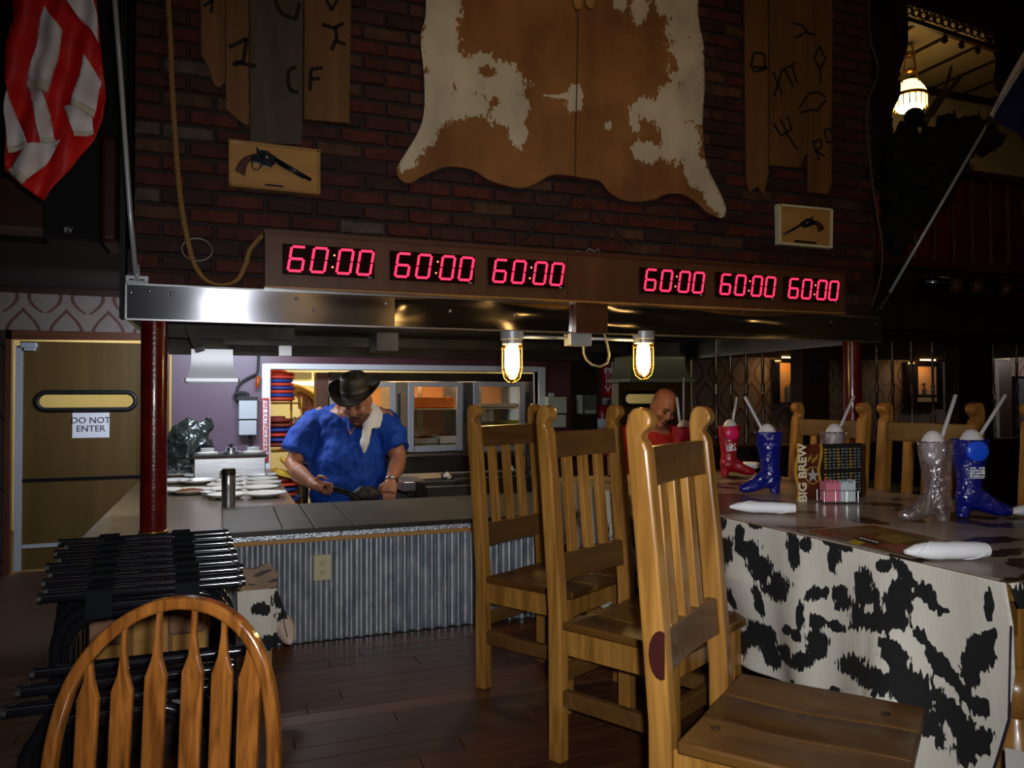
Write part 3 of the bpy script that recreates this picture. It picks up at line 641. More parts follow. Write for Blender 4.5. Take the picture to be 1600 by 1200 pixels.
# ---------------------------------------------------------------- brick wall above the hood: bricks one by one
BY = 3.635; BX0, BX1, BZ1 = -.36, 3.79, 3.85
bw = struct(MB().box((BX0, BY+.018, HZ1), (BX1, BY+.16, BZ1)), 'wall_brick', mat('dark_mortar', (.022, .014, .012), .9))
struct(MB().box((BX0, BY+.16, HZ1), (BX0+.1, HY1, BZ1)).box((BX1-.1, BY+.16, HZ1), (BX1, HY1, BZ1)), 'wall_brick_side', dark)
bcols = [(.085, .016, .008), (.060, .012, .007), (.036, .012, .009), (.085, .036, .016), (.06, .018, .010), (.09, .06, .045)]
bmats = [mat('fired_brick', c, .75, 0, tuple(.6*k for k in c), (1, 1, 1), 18, .5, bs=45, spec=.35) for c in bcols]
protos = []
def brick_mesh(L_, seed):
    random.seed(seed); b = MB(); h = .058
    xs = [0, L_*.33, L_*.66, L_]; vs_ = []
    front = []
    prof = [(.006, 0.0)]
    j = lambda s: random.uniform(-s, s)
    o_ = []
    for x in xs: o_.append((x+j(.004), j(.003)))
    top = [(x+j(.003), h+j(.004)) for x in reversed(xs)]
    ring = o_+top
    n = len(ring); cx, cz = L_/2, h/2
    v = [(p[0], .014, p[1]) for p in ring]+[(cx+(p[0]-cx)*.96, 0+j(.003), cz+(p[1]-cz)*.86) for p in ring]
    b.add(v, [tuple(range(n, 2*n))]+[(i, (i+1) % n, (i+1) % n+n, i+n) for i in range(n)])
    me = bpy.data.meshes.new('brick'); me.from_pydata([tuple(q) for q in b.v], [], b.f)
    for p in me.polygons: p.use_smooth = False
    return me
BL = .205
full = [[brick_mesh(BL, k) for k in range(5)] for _ in bmats]; half = [[brick_mesh(BL*.47, 50+k) for k in range(2)] for _ in bmats]
for kind_ in (full, half):
    for mi, lst in enumerate(kind_):
        for me in lst: me.materials.append(bmats[mi])
random.seed(11); spots = []; row = 0; z = HZ1+.006
while z < BZ1-.06:
    x = BX0+(.0 if row & 1 else -.0); first = True
    while x < BX1-.05:
        if first and row & 1: L_ = BL*.47; k_ = half
        elif x+BL > BX1: L_ = BL*.47; k_ = half
        else: L_ = BL; k_ = full
        if x+L_ > BX1+.01: break
        spots.append((x, z, L_, k_)); x += L_+.014; first = False
    z += .0725; row += 1
hid = lambda x, z: (lambda q: q[1] < -25 or (668 < q[0] < 1090 and q[1] < 250) or (430 < q[0] < 1300 and 398+(q[0]-430)*.05 < q[1] < 455+(q[0]-430)*.03))(proj((x+.1, BY, z+.03)))
spots.sort(key=lambda s: (Vector((s[0], BY, s[1]))-CAM).length)
nb = 0; rest = MB()
for x, z, L_, k_ in spots:
    mi = random.choices(range(6), (6, 6, 4, 2, 4, .5))[0]
    yj = BY+random.uniform(-.004, .004)
    if not hid(x, z) and nb < 298:
        me = random.choice(k_[mi]); o = bpy.data.objects.new('brick', me); C.objects.link(o); o.parent = bw; W = WM[bw].translation
        o.location = Vector((x, yj+.004, z))-W; nb += 1
    else:
        rest.add([(x, yj+.02, z), (x+L_, yj+.02, z), (x+L_, yj+.02, z+.058), (x, yj+.02, z+.058), (x+.005, yj+.003, z+.004), (x+L_-.005, yj+.003, z+.004), (x+L_-.005, yj+.003, z+.054), (x+.005, yj+.003, z+.054)], [(4, 5, 6, 7), (0, 1, 5, 4), (1, 2, 6, 5), (2, 3, 7, 6), (3, 0, 4, 7)])
rb = rest.build('bricks_far', mat('fired_brick_mixed', (.07, .015, .008), .75, 0, (.05, .018, .013), (1, 1, 1), 7, .4), bw); rb['kind'] = 'stuff'
rb.name = 'remaining_bricks'
# ---------------------------------------------------------------- sign board and the six timers
SY = 3.53
sb = thing('timer_board', 'long dark wood board on top of the steel band carrying six timers', 'board', at(870, 466, Y=SY))
sx0, sx1 = at(414, 400, Y=SY).x, at(1320, 440, Y=SY).x; sz1 = at(414, 358, Y=SY).z; sz0 = HZ1+.008
xm = at(900, 430, Y=SY).x
MB().box((sx0, SY, sz0), (at(886, 420, Y=SY).x, SY+.10, sz1-.02)).build('face_board', signw, sb)
MB().box((at(886, 420, Y=SY).x+.002, SY-.004, sz0), (at(984, 420, Y=SY).x, SY+.10, sz1-.02)).build('face_board', signw, sb)
MB().box((at(984, 420, Y=SY).x+.002, SY, sz0), (sx1, SY+.10, sz1-.02)).build('face_board', signw, sb)
MB().box((sx0-.006, SY-.012, sz1-.02), (sx1+.006, SY+.10, sz1)).build('top_strip', redw, sb)
MB().box((sx0-.002, SY-.006, sz0-.006), (sx1+.002, SY+.06, sz0)).build('lamplit_strip', plaq, sb)  # lamp light on the board's underside, painted as orange wood
seg7 = {'6': 'afgedc', '0': 'abcdef'}
def timer(k, px0, py0, px1, py1, lab):
    x0, x1 = at(px0, py0, Y=SY).x, at(px1, py1, Y=SY).x; z1, z0 = 1.818, 1.682
    t = thing('countdown_timer', lab, 'timer', ((x0+x1)/2, SY, z0), 0, None)
    MB().box((x0, SY-.02, z0), (x1, SY+.001, z1)).build('housing', ledf, t, bevel=.002)
    W_, H_ = .06, .108; zb = z0+.017; sh = .16
    xs = [x0+(x1-x0)*f for f in (.055, .295, .575, .80)]
    for ch, xd in zip('6000', xs):
        g = MB(); th = .0105
        def P(u, v): return Vector((xd+u*W_+v*H_*sh, SY-.021, zb+v*H_))
        pp = {'a': ((0, 1), (1, 1)), 'd': ((0, 0), (1, 0)), 'g': ((0, .5), (1, .5)), 'f': ((0, .5), (0, 1)), 'b': ((1, .5), (1, 1)), 'e': ((0, 0), (0, .5)), 'c': ((1, 0), (1, .5))}
        for s_ in seg7[ch]:
            p, q = P(*pp[s_][0]), P(*pp[s_][1]); d = (q-p)*.06; g.bar(p+d, q-d, th, .003, (0, 1, 0))
        g.build('digit', led, t)
    for v in (.24, .74):
        MB().ball((x0+(x1-x0)*.522+v*H_*sh, SY-.021, zb+v*H_), .0045, .002, .0045, n=8).build('colon_dot', leddot, t)
    MB().box((x1-.032, SY-.0215, z0+.0015), (x1-.014, SY-.02, z0+.0065)).build('maker_plate', greyb, t)
tl = ['leftmost timer', 'second timer from the left', 'third timer, left of the gap', 'fourth timer, right of the gap', 'fifth timer', 'rightmost timer']
for k, c in enumerate(((441, 384, 584, 436), (608, 391, 740, 444), (761, 401, 880, 452), (998, 419, 1098, 463), (1116, 428, 1209, 469), (1223, 436, 1307, 475))):
    timer(k, *c, 'red digital timer showing 60:00, '+tl[k]+' on the board')
# crumpled wire bits on the board top
tag(MB().tube([at(x, y, Y=SY+.04) for x, y in ((888, 393), (900, 392), (915, 394), (920, 388), (928, 393), (935, 389), (938, 395))], .0025, 5).build('loose_wire', alum, smooth=True), 'small crumpled silver wire lying on top of the timer board', 'wire')
tag(MB().tube([at(x, y, Y=BY-.012) for x, y in ((788, 383), (815, 375), (845, 355), (880, 325), (897, 308))], .004, 6).tube([at(x, y, Y=BY-.012) for x, y in ((900, 306), (925, 322), (950, 352), (990, 385))], .004, 6).build('hanging_cable', dark, smooth=True), 'thin dark cable in an inverted V on the brick below the hide', 'cable')
# rope, ring, bracket on the left
rp = [(262, -30), (263, 10), (266, 60), (268, 120), (272, 190), (276, 250), (282, 310), (291, 365), (303, 410), (320, 436), (345, 445), (370, 438), (383, 415), (390, 392), (404, 374), (413, 366)]
path = [at(x, y, Y=BY-.03) for x, y in rp]
def smooth_path(p, n):
    out = []
    for i in range(len(p)-1):
        p0, p1, p2, p3 = p[max(i-1, 0)], p[i], p[i+1], p[min(i+2, len(p)-1)]
        for k in range(n):
            t = k/n; out.append(.5*((2*p1)+(-p0+p2)*t+(2*p0-5*p1+4*p2-p3)*t*t+(-p0+3*p1-3*p2+p3)*t**3))
    return out+[p[-1]]
sp_ = smooth_path(path, 22); rr = MB()
for s_ in range(3):
    q = []
    for i, p in enumerate(sp_):
        a = i*.62+s_*2*PI/3; q.append(p+Vector((math.cos(a)*.0065, math.sin(a)*.0065, 0)))
    rr.tube(q, .0065, 5)
tag(rr.build('rope', ropem, smooth=True), 'tan twisted rope hanging down the left side of the brick wall', 'rope')
c = at(308, 390, Y=BY-.016)
tag(MB().tube([c+Vector((math.cos(a*PI/12)*.062, 0, math.sin(a*PI/12)*.05)) for a in range(24)], .005, 6, closed=True).build('iron_ring', mat('tarnished_ring', (.12, .1, .07), .5, .5)), 'tarnished round ring on the brick beside the looped rope', 'ring')
def bracket(px, lab, m=alum):
    t = thing('pole_bracket', lab, 'bracket', at(px, 444, Y=HY0+.01)); X = at(px, 440, Y=HY0).x; Z = HZ1+.003
    MB().box((X-.045, HY0-.006, Z), (X+.045, HY0+.05, Z+.01)).box((X-.045, HY0+.0, Z+.01), (X+.045, HY0+.006, Z+.035)).build('foot_plate', m, t, bevel=.004)
    MB().box((X-.03, HY0-.008, Z+.014), (X-.01, HY0-.002, Z+.019)).box((X+.01, HY0-.008, Z+.014), (X+.03, HY0-.002, Z+.019)).build('slot', blackm, t)
    MB().tube([(X, HY0+.01, Z+.01), (X-.002, HY0+.01, Z+.08)], .013, 10).build('pole_socket', m, t, smooth=True)
bracket(214, 'white metal pole bracket on the left end of the steel band'); bracket(1372, 'dark pole bracket on the right end of the steel band', dkst)
tag(MB().tube([at(213, 436, Y=HY0+.01), at(203, 330, Y=3.55), at(188, 110, Y=3.5), at(176, -40, Y=3.45)], .0105, 10).build('flag_pole', mat('white_pole', (.5, .52, .55), .3, .3), smooth=True), 'slim white pole rising from the left bracket beside the striped flag', 'pole')
fp2 = thing('slanted_pole', 'grey metal pole slanting up from the right bracket to a blue flag', 'pole', at(1376, 480, Y=3.62))
MB().tube([at(1376, 482, Y=3.61), at(1545, 190, Y=3.2)], .010, 10).tube([at(1545, 190, Y=3.2), at(1625, 60, Y=3.0)], .008, 10).build('tube', alum, fp2, smooth=True)
MB().tube([at(1376, 480, Y=3.6), at(1390, 458, Y=3.57)], .016, 10).build('socket', dkst, fp2)
MB().ball(at(1545, 188, Y=3.2), .022, .022, .022).tube([at(1542, 196, Y=3.2), at(1556, 196, Y=3.2)], .012, 8).build('clamp', blackm, fp2, smooth=True)
f2 = thing('blue_flag', 'navy blue flag with a white edge strip hanging at upper right', 'flag', at(1600, 230, Y=3.18))
wav = lambda Y, A=.02: (lambda x, y: at(x, y, Y=Y)+Vector((0, A*math.sin(x*.09+y*.03), 0)))
sheet('cloth_panel', [(1553, 182), (1640, 20), (1680, 120), (1680, 290), (1600, 222)], 9, wav(3.18), mat('navy_flag', (.004, .012, .09), .7), f2)
sheet('hem_strip', [(1548, 178), (1625, 40), (1640, 30), (1556, 184)], 8, wav(3.17), cloth, f2)
# striped flag, upper left
fg = thing('striped_flag', 'red and white striped flag hanging in folds at upper left', 'flag', at(70, 312, Y=3.3))
redf = mat('red_flag_cloth', (.72, .010, .008), .55, 0, (.52, .006, .006), (1, 1, 1), 12, .15); whf = mat('white_flag_cloth', (.80, .76, .76), .6, 0, (.66, .62, .63), (1, 1, 1), 12, .15); hemf = mat('hem_cloth', (.6, .55, .42), .7)
fw = lambda Y: (lambda x, y: at(x, y, Y=Y)+Vector((0, .022*math.sin(x*.11+y*.025)+.012*math.sin(y*.07-x*.05), 0)))
S = 275/1200*.8  # crop (220x330 px shown 800x1200)
def fpts(l): return [(x*.275, y*.275) for x, y in l]
sheet('red_fold', fpts([(75, -60), (65, 50), (38, 190), (20, 350), (30, 460), (48, 520), (30, 650), (28, 800), (22, 960), (130, 1060), (250, 1140), (400, 960), (530, 780), (585, 690), (598, 560), (575, 300), (560, 120), (548, -60)]), 9, fw(3.34), redf, fg)
for i_, (pl, Yq) in enumerate((([(245, 15), (300, 110), (360, 185), (330, 330), (295, 480), (150, 440), (190, 260)], 3.315), ([(375, -60), (375, 0), (440, 80), (520, 175), (560, 245), (556, 100), (515, -60)], 3.315), ([(480, 320), (530, 390), (572, 450), (555, 500), (545, 620), (410, 580), (450, 450)], 3.31),
        ([(355, 590), (410, 605), (520, 660), (524, 730), (420, 755)], 3.32), ([(150, 480), (245, 525), (280, 640), (305, 780), (228, 790), (200, 640)], 3.32), ([(45, 520), (90, 660), (150, 800), (35, 835), (30, 640)], 3.315), ([(345, 803), (270, 900), (165, 1025), (60, 950), (140, 820)], 3.31))):
    sheet('white_stripe', fpts(pl), 6, fw(Yq), whf, fg)
for pl, Yq in (([(150, 440), (295, 480), (275, 535), (140, 478)], 3.305), ([(410, 580), (545, 620), (530, 662), (405, 605)], 3.30), ([(420, 750), (526, 725), (526, 748), (425, 776)], 3.31), ([(228, 785), (305, 775), (320, 805), (230, 812)], 3.31), ([(35, 828), (150, 795), (155, 830), (42, 862)], 3.305), ([(60, 945), (165, 1022), (135, 1058), (40, 965)], 3.30)):
    sheet('hem', fpts(pl), 6, fw(Yq), hemf, fg)

# hide on the bricks
hp = [(185, -120), (190, 0), (185, 90), (165, 170), (175, 280), (182, 400), (180, 520), (150, 610), (95, 700), (55, 770), (70, 815), (115, 835), (170, 805), (240, 775), (300, 758), (400, 772), (470, 820), (560, 850), (620, 857), (690, 835), (760, 797), (830, 800), (900, 812), (980, 825), (1020, 870), (1080, 910), (1150, 920), (1220, 910), (1280, 885), (1350, 885), (1410, 920), (1460, 965), (1520, 990), (1550, 980), (1550, 930), (1510, 850), (1470, 770), (1450, 680), (1445, 560), (1455, 420), (1455, 330), (1445, 180), (1430, 80), (1425, 0), (1420, -150), (1100, -260), (900, -300), (600, -280), (350, -200)]
hp2 = [Vector((600+x/2.909, y/2.909, 0)) for x, y in hp]
hs = smooth_path(hp2+[hp2[0]], 3)[:-1]
hb = [(250, 60, 95, 120), (250, 230, 100, 130), (240, 420, 90, 130), (400, 330, 130, 90), (520, 390, 130, 100, 20), (570, 500, 90, 90), (605, 610, 52, 62), (330, 480, 160, 60), (190, 590, 60, 130, 28), (110, 720, 40, 80, 35), (865, 450, 38, 62), (800, 440, 70, 10), (1018, 572, 18, 22),
      (1390, 60, 100, 220), (1290, 10, 60, 70), (1070, 15, 36, 36), (1160, 40, 40, 70), (1380, 260, 90, 160), (1405, 430, 70, 150), (1300, 500, 100, 110, 20), (1180, 500, 60, 60), (1155, 560, 36, 70, -30), (1195, 690, 78, 52), (1330, 640, 100, 110, -30), (1430, 790, 55, 150, -30), (1500, 900, 50, 110, -28)]
hh = [(500, 465, 22, 20), (470, 325, 38, 26), (1190, 590, 26, 60, -25), (1310, 290, 18, 45, -20), (1240, 640, 20, 40)]
def hfield(x, y):
    u, v = (x-600)*2.909, y*2.909
    k = field(u, v, hb, .012, .30, 1); h = field(u, v, hh, .02, .3, 5); return min(k, -h*.8-.0)
def hmap(x, y):
    z = 0
    d = min(1, max(0, (y-180)/110))
    return at(x, y, Y=BY-.022)+Vector((0, -.010*abs(math.sin(x*.03))*(.3+d)-.012*max(0, math.sin((x-1060)*.09+y*.06))*(1 if x > 1050 and y < 140 else 0)-.012*noise.noise(Vector((x*.012, y*.012, 2))), 0))
ck = thing('cow_hide', 'large tan and white cow hide spread on the brick wall', 'hide', at(880, 330, Y=BY-.02))
sheet('hide', [(p.x, p.y) for p in hs], 7, hmap, hidem, ck, .006, hfield)
MB().tube([at(x, y, Y=BY-.04) for x, y in ((903, -20), (903, 60), (902, 130), (900, 190), (899, 275))], .003, 5).build('spine_seam', mat('seam_dark', (.07, .028, .01), .8), ck)
MB().ball(at(903, 2, Y=BY-.04), .03, .012, .045).ball(at(922, 2, Y=BY-.04), .03, .012, .04).build('ear_flap', mat('tan_hide_flap', (.34, .17, .045), .8), ck, smooth=True)

# barn boards with burned brands
def board(pts, m, lab, marks, Y=BY-.02):
    t = thing('barn_board', lab, 'board', at(sum(p[0] for p in pts)/len(pts), max(p[1] for p in pts), Y=Y))
    MB().wall(pts, Y, .018).build('plank', m, t, bevel=.002)
    for path_, wd in marks:
        for poly in path_:
            b_ = MB()
            for (a, c) in zip(poly, poly[1:]): b_.bar(at(*a, Y=Y-.001), at(*c, Y=Y-.001), wd, .003, (0, 1, 0))
            b_.build('brand_mark', burn, t)
board([(313, -30), (352, -30), (352, 128), (343, 137), (334, 132), (326, 108), (314, 84)], barnA, 'narrow tan barn board with a ragged point, leftmost on the brick', [([[(318, 10), (332, 0), (330, 20)]], .012)])
board([(353, -30), (389, -30), (389, 196), (378, 192), (353, 170)], barnA, 'tan barn board with a burned Z brand, second from the left', [([[(358, 74), (386, 60), (380, 96), (364, 102)], [(366, 97), (400, 103)]], .017)], BY-.024)
board([(390, -30), (474, -30), (472, 226), (391, 222)], barnB, 'wide grey weathered barn board with a C brand', [([[(463, 105), (452, 108), (449, 125), (454, 142), (466, 144)], [(427, -5), (440, 22), (462, 30), (468, 5)]], .017)])
board([(476, -30), (549, -30), (546, 192), (475, 186)], barnA, 'wide tan barn board with K and F brands, right of the grey board', [([[(503, 38), (522, 44), (537, 36)], [(518, 78), (526, 60), (524, 42)], [(522, 62), (540, 70)]], .017), ([[(486, 108), (504, 106)], [(486, 108), (484, 142)], [(486, 124), (500, 122)]], .016), ([[(508, -5), (518, 16), (528, -2)]], .014)])
board([(1163, -40), (1200, -40), (1201, 270), (1194, 304), (1186, 290), (1172, 300), (1167, 280)], barnA, 'narrow tan barn board with a bell brand, right of the hide', [([[(1178, 82), (1194, 84), (1196, 108), (1178, 112), (1174, 100), (1178, 82)], [(1172, 104), (1200, 106)]], .014)])
board([(1203, -40), (1262, -40), (1262, 235), (1250, 262), (1204, 258)], barnA, 'tan barn board with numeral and pitchfork brands', [([[(1208, 112), (1222, 148)], [(1222, 108), (1210, 150)]], .014), ([[(1226, 108), (1240, 136)], [(1236, 100), (1246, 130)], [(1222, 110), (1244, 98)]], .014), ([[(1208, 192), (1220, 212), (1237, 202), (1230, 180)], [(1219, 186), (1230, 207)], [(1228, 207), (1246, 234)]], .014), ([[(1238, 36), (1256, 40), (1260, 50), (1242, 60)], [(1258, 50), (1274, 54)]], .013)], BY-.022)
board([(1263, -40), (1301, -40), (1300, 285), (1294, 303), (1264, 300)], barnA, 'tan barn board with diamond and R O brands, nearest the right edge of the brick', [([[(1280, 72), (1290, 92), (1281, 108), (1272, 92), (1280, 72)], [(1281, 108), (1283, 130)]], .013), ([[(1248, 170), (1256, 158), (1264, 146), (1280, 144), (1290, 152)], [(1250, 176), (1266, 172), (1278, 172), (1290, 156)]], .013), ([[(1270, 222), (1280, 250)], [(1270, 222), (1282, 218), (1284, 230), (1274, 236), (1288, 244)], [(1288, 204), (1296, 200), (1302, 210), (1300, 222), (1292, 222), (1288, 204)]], .013)])
# gun plaques
def revolver(t, o, s, ang, flip=1):
    """o: origin px; drawn in plaque crop units"""
    def q(x, y): return at(o[0]+x*s*flip, o[1]+y*s, Y=PYg)
    PYg = BY-.05
    g = MB().prism([(240, 580), (300, 460), (380, 390), (470, 360), (480, 450), (420, 480), (395, 560), (380, 660)], lambda p: q(*p), lambda p: q(*p)+Vector((0, .02, 0))); g.build('grip', grip, t, bevel=.004)
    MB().prism([(470, 358), (560, 350), (600, 300), (680, 310), (830, 410), (830, 470), (780, 500), (740, 545), (640, 520), (590, 495), (480, 470)], lambda p: q(*p), lambda p: q(*p)+Vector((0, .018, 0))).build('frame', gunm, t, bevel=.003)
    MB().tube([q(800, 430), q(1300, 725)], .0085*s/.1125, 10).tube([q(830, 490), q(1200, 695)], .005*s/.1125, 8).build('barrel', gunm, t, smooth=True)
    MB().tube([q(610, 370)+Vector((0, -.004, 0)), q(750, 450)+Vector((0, -.004, 0))], .014*s/.1125, 12).build('cylinder', mat('blued_cylinder', (.12, .13, .15), .3, .9), t, smooth=True)
    MB().tube([q(480, 480), q(480, 540), q(515, 580), (q(560, 580)), q(595, 545), q(600, 500)], .0028*s/.1125, 6).build('trigger_guard', gunm, t)
    MB().prism([(545, 340), (535, 250), (580, 300), (590, 340)], lambda p: q(*p), lambda p: q(*p)+Vector((0, .008, 0))).build('hammer', gunm, t)
pg = thing('gun_plaque', 'honey wood plaque with a revolver, left side of the brick wall', 'plaque', at(430, 303, Y=BY-.03))
MB().wall([(359, 217), (500, 234), (500, 304), (358, 289)], BY-.035, .03).build('panel', plaq, pg)
MB().wall([(359, 217), (500, 234), (500, 238), (359, 221)], BY-.042, .038).wall([(496, 234), (500.5, 234.5), (500.5, 304), (496, 304)], BY-.042, .038).wall([(357.5, 217), (361, 217), (361, 290), (357.5, 289)], BY-.042, .038).wall([(358, 286), (500, 300), (500, 304), (358, 290)], BY-.042, .038).build('moulding', plaqe, pg)
revolver(pg, (340, 200), .1125, 0)
MB().wall([(414, 287), (443, 290), (443, 292.5), (414, 289.5)], BY-.044, .01).build('name_plate', gunm, pg)
pg2 = thing('gun_plaque', 'small wood plaque with a dark revolver, right side of the brick wall', 'plaque', at(1260, 388, Y=BY-.03))
MB().wall([(1218, 318), (1302, 326), (1301, 388), (1219, 381)], BY-.035, .03).build('panel', plaq, pg2)
MB().wall([(1218, 318), (1302, 326), (1302, 329), (1218, 321)], BY-.042, .038).wall([(1299, 326), (1302, 326), (1301, 388), (1298, 388)], BY-.042, .038).wall([(1217, 318), (1220, 318), (1221, 381), (1218, 381)], BY-.042, .038).wall([(1218, 378), (1301, 385), (1301, 388), (1218, 381)], BY-.042, .038).build('moulding', cream, pg2)
revolver(pg2, (1304, 322), .0615, 0, -1)
MB().wall([(1243, 375), (1276, 378), (1276, 381), (1243, 378)], BY-.044, .01).build('name_plate', gunm, pg2)
# cable down the right edge of the brick
tag(MB().tube(smooth_path([at(x, y, Y=BY-.02) for x, y in ((1356, -20), (1360, 60), (1372, 110), (1355, 165), (1358, 240), (1368, 320), (1378, 380), (1376, 430), (1362, 480))], 5), .007, 6).build('wall_cable', mat('grey_brown_cable', (.07, .045, .03), .6), smooth=True), 'grey brown cable running down the right edge of the brick wall', 'cable')
# loudspeaker high on the left
spk = thing('wall_loudspeaker', 'dark loudspeaker with red side hanging behind the striped flag', 'speaker', at(125, 378, Y=4.6))
MB().wbox(68, 212, 155, 376, 4.6, .4).build('cabinet', dark, spk, bevel=.01)
MB().wbox(76, 222, 152, 370, 4.585, .02).build('grille', mat('speaker_grille', (.012, .01, .01), .8, bump=.4, ns=300), spk)
MB().wbox(155, 210, 184, 378, 4.58, .4).build('side_panel', mat('dark_red_vinyl', (.06, .006, .008), .5), spk, bevel=.03, seg=4)
c = at(107, 360, Y=4.575); MB().wbox(100, 353, 114, 367, 4.577, .01).build('badge', blackm, spk)
text('EV', .036, paper, spk, facing(c-Vector((0, .004, 0))))
struct(MB().wbox(-60, 280, 76, 352, 5.2, .3), 'trim_8', redw)
struct(MB().wbox(188, -40, 197, 497, 4.2, .1), 'trim_9', blackm)
# ---------------------------------------------------------------- kitchen things
def duct(px0, px1, pxb0, pxb1, y0, y1, Y, m, lab):
    t = thing('duct_box', lab, 'duct', at((px0+px1)/2, y1, Y=Y)); d = .28
    n = 6; rows = []
    b = MB()
    for k in range(n+1):
        f = k/n; e = f**3; yy = y0+(y1-y0)*f
        xa_, xb2 = at(px0+(pxb0-px0)*e, yy, Y=Y), at(px1+(pxb1-px1)*e, yy, Y=Y)
        rows.append([(xa_.x, Y-.06*e, xa_.z), (xb2.x, Y-.06*e, xa_.z), (xb2.x, Y+d+.06*e, xa_.z), (xa_.x, Y+d+.06*e, xa_.z)])
    vs_ = [v for r in rows for v in r]; b.add(vs_, [(i*4+k, i*4+(k+1) % 4, (i+1)*4+(k+1) % 4, (i+1)*4+k) for i in range(n) for k in range(4)])
    b.build('flared_body', m, t, smooth=30)
    z = rows[-1][0][2]; x0, x1 = rows[-1][0][0], rows[-1][1][0]
    MB().box((x0-.01, Y-.075, z-.012), (x1+.01, Y-.055, z+.012)).box((x0-.01, Y+d+.055, z-.012), (x1+.01, Y+d+.075, z+.012)).box((x0-.012, Y-.075, z-.012), (x0, Y+d+.075, z+.012)).box((x1, Y-.075, z-.012), (x1+.012, Y+d+.075, z+.012)).build('bottom_flange', m, t)
    xt0, xt1 = rows[0][0][0], rows[0][1][0]; MB().box((xt0+.03, Y+.04, rows[0][0][2]-.01), (xt1-.03, Y+d-.04, 1.612)).build('neck', dkst, t)
    return t
duct(299, 364, 291, 372, 545, 594, 5.85, alum, 'square flared metal duct box hanging at the left under the hood')
duct(985, 1070, 980, 1079, 556, 594, 5.6, mat('greenish_metal', (.30, .33, .22), .4, .5), 'greenish flared metal duct box hanging at the right under the hood')
tag(MB().wbox(436, 540, 456, 556, 5.6, .06).build('white_box', white, bevel=.003), 'small white box under the hood rim above the window frame', 'box')
def wallunit(x0, y0, x1, y1, m, lab, split):
    t = thing('wall_unit', lab, 'electrical unit', at((x0+x1)/2, y1, Y=YW-.13))
    MB().wbox(x0, y0, x1, split-1, YW-.14, .14).build('upper_case', m, t, bevel=.008)
    MB().wbox(x0, split+1, x1-1, y1, YW-.13, .13).build('lower_case', m, t, bevel=.008)
    MB().wbox(x0+.5, split-1.2, x1-1, split+1.2, YW-.12, .12).build('seam', rubber, t)
    return t
u1 = wallunit(373, 624, 402, 680, greyb, 'grey two-part control unit on the plum wall left of the window', 656)
MB().wbox(371, 620, 403, 625, YW-.15, .15).build('black_cap', blackm, u1)
tag(MB().tube(smooth_path([at(x, y, Y=YW-.06) for x, y in ((372, 628), (366, 618), (376, 613), (388, 616), (378, 622), (370, 612), (376, 598), (392, 588), (402, 582), (404, 560), (404, 535))], 4), .012, 6).build('power_cord', rubber, smooth=True), 'black coiled cord rising from the grey control unit', 'cord')
tag(MB().tube([at(402, 606, Y=YW-.09), at(404, 588, Y=YW-.09)], [.015, .022], 8).build('orange_grip_tool', mat('orange_plastic', (.4, .07, .01), .4), smooth=True), 'orange plug hanging beside the window frame', 'plug')
tag(MB().tube([at(391, 680, Y=YW-.06), at(392, 706, Y=YW-.06)], .014, 6).build('cable_tail', rubber), 'short thick cable below the grey control unit', 'cable')
u2 = wallunit(856, 620, 886, 668, beige, 'pale green two-part control unit on the dark red wall right of the window', 647)
MB().wbox(860, 614, 866, 621, YW-.1, .06).build('knob', beige, u2)
b3 = thing('control_panel', 'grey green control panel in the dark recess right of the window', 'panel', at(921, 648, Y=YW-.1))
MB().wbox(908, 617, 933, 648, YW-.1, .1).build('case', mat('grey_green_metal', (.10, .12, .09), .5), b3, bevel=.01)
MB().wbox(907, 617, 910, 646, YW-.12, .1).build('door_edge', beige, b3); MB().wbox(914, 641, 931, 645, YW-.105, .01).build('label_strip', greyb, b3)
struct(MB().wbox(890, 560, 893, 700, YW-.02, .03).wbox(934, 562, 937, 700, YW-.02, .03), 'trim_11', redw)
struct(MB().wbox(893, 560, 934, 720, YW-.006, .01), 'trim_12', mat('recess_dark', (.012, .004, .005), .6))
s2 = thing('extinguisher_sign', 'red sign with a white outlined down arrow by the right swing door', 'sign', at(950, 620, Y=YW-.01))
MB().wbox(942, 573, 957, 618, YW-.012, .008).build('sign_plate', inkr, s2)
def arrow(t, cx, y0, yh, y1, w1, w2, m, Y):
    MB().wall([(cx-w1, y0), (cx+w1, y0), (cx+w1, yh), (cx+w2, yh), (cx, y1), (cx-w2, yh), (cx-w1, yh)], Y, .003).build('arrow', m, t)
arrow(s2, 950, 575, 603, 613, 2.6, 5.5, paper, YW-.016); arrow(s2, 950, 578, 602, 609, 1.2, 2.5, inkr, YW-.020)
MB().wbox(944.5, 575, 955.5, 583, YW-.017, .003).build('white_panel', paper, s2)
s3 = thing('extinguisher_sign', 'red and white FIRE EXTINGUISHER arrow sign on the left jamb of the serving window', 'sign', at(413, 720, Y=YW-.05))
MB().wbox(409, 622, 420, 722, YW-.045, .01).build('sign_plate', inkr, s3)
arrow(s3, 414.5, 625, 706, 718, 3.6, 5, paper, YW-.05)
c = at(414.5, 666, Y=YW-.055); text('FIRE EXTINGUISHER', .058, inkr, s3, facing(c, (0, 0, -1), (1, 0, 0)))
ex = thing('fire_extinguisher', 'red fire extinguisher with dark hose below the arrow sign', 'extinguisher', at(945, 672, Y=YW-.12))
c = at(945, 672, Y=YW-.12)
MB().lathe([(.0, -.12), (.075, -.12), (.08, -.1), (.08, .2), (.06, .26), (.02, .29)], c, 16).build('cylinder', mat('extinguisher_red', (.3, .005, .005), .25), ex, smooth=True)
MB().lathe([(.081, .02), (.081, .13)], c, 16).build('label', paper, ex, smooth=True)
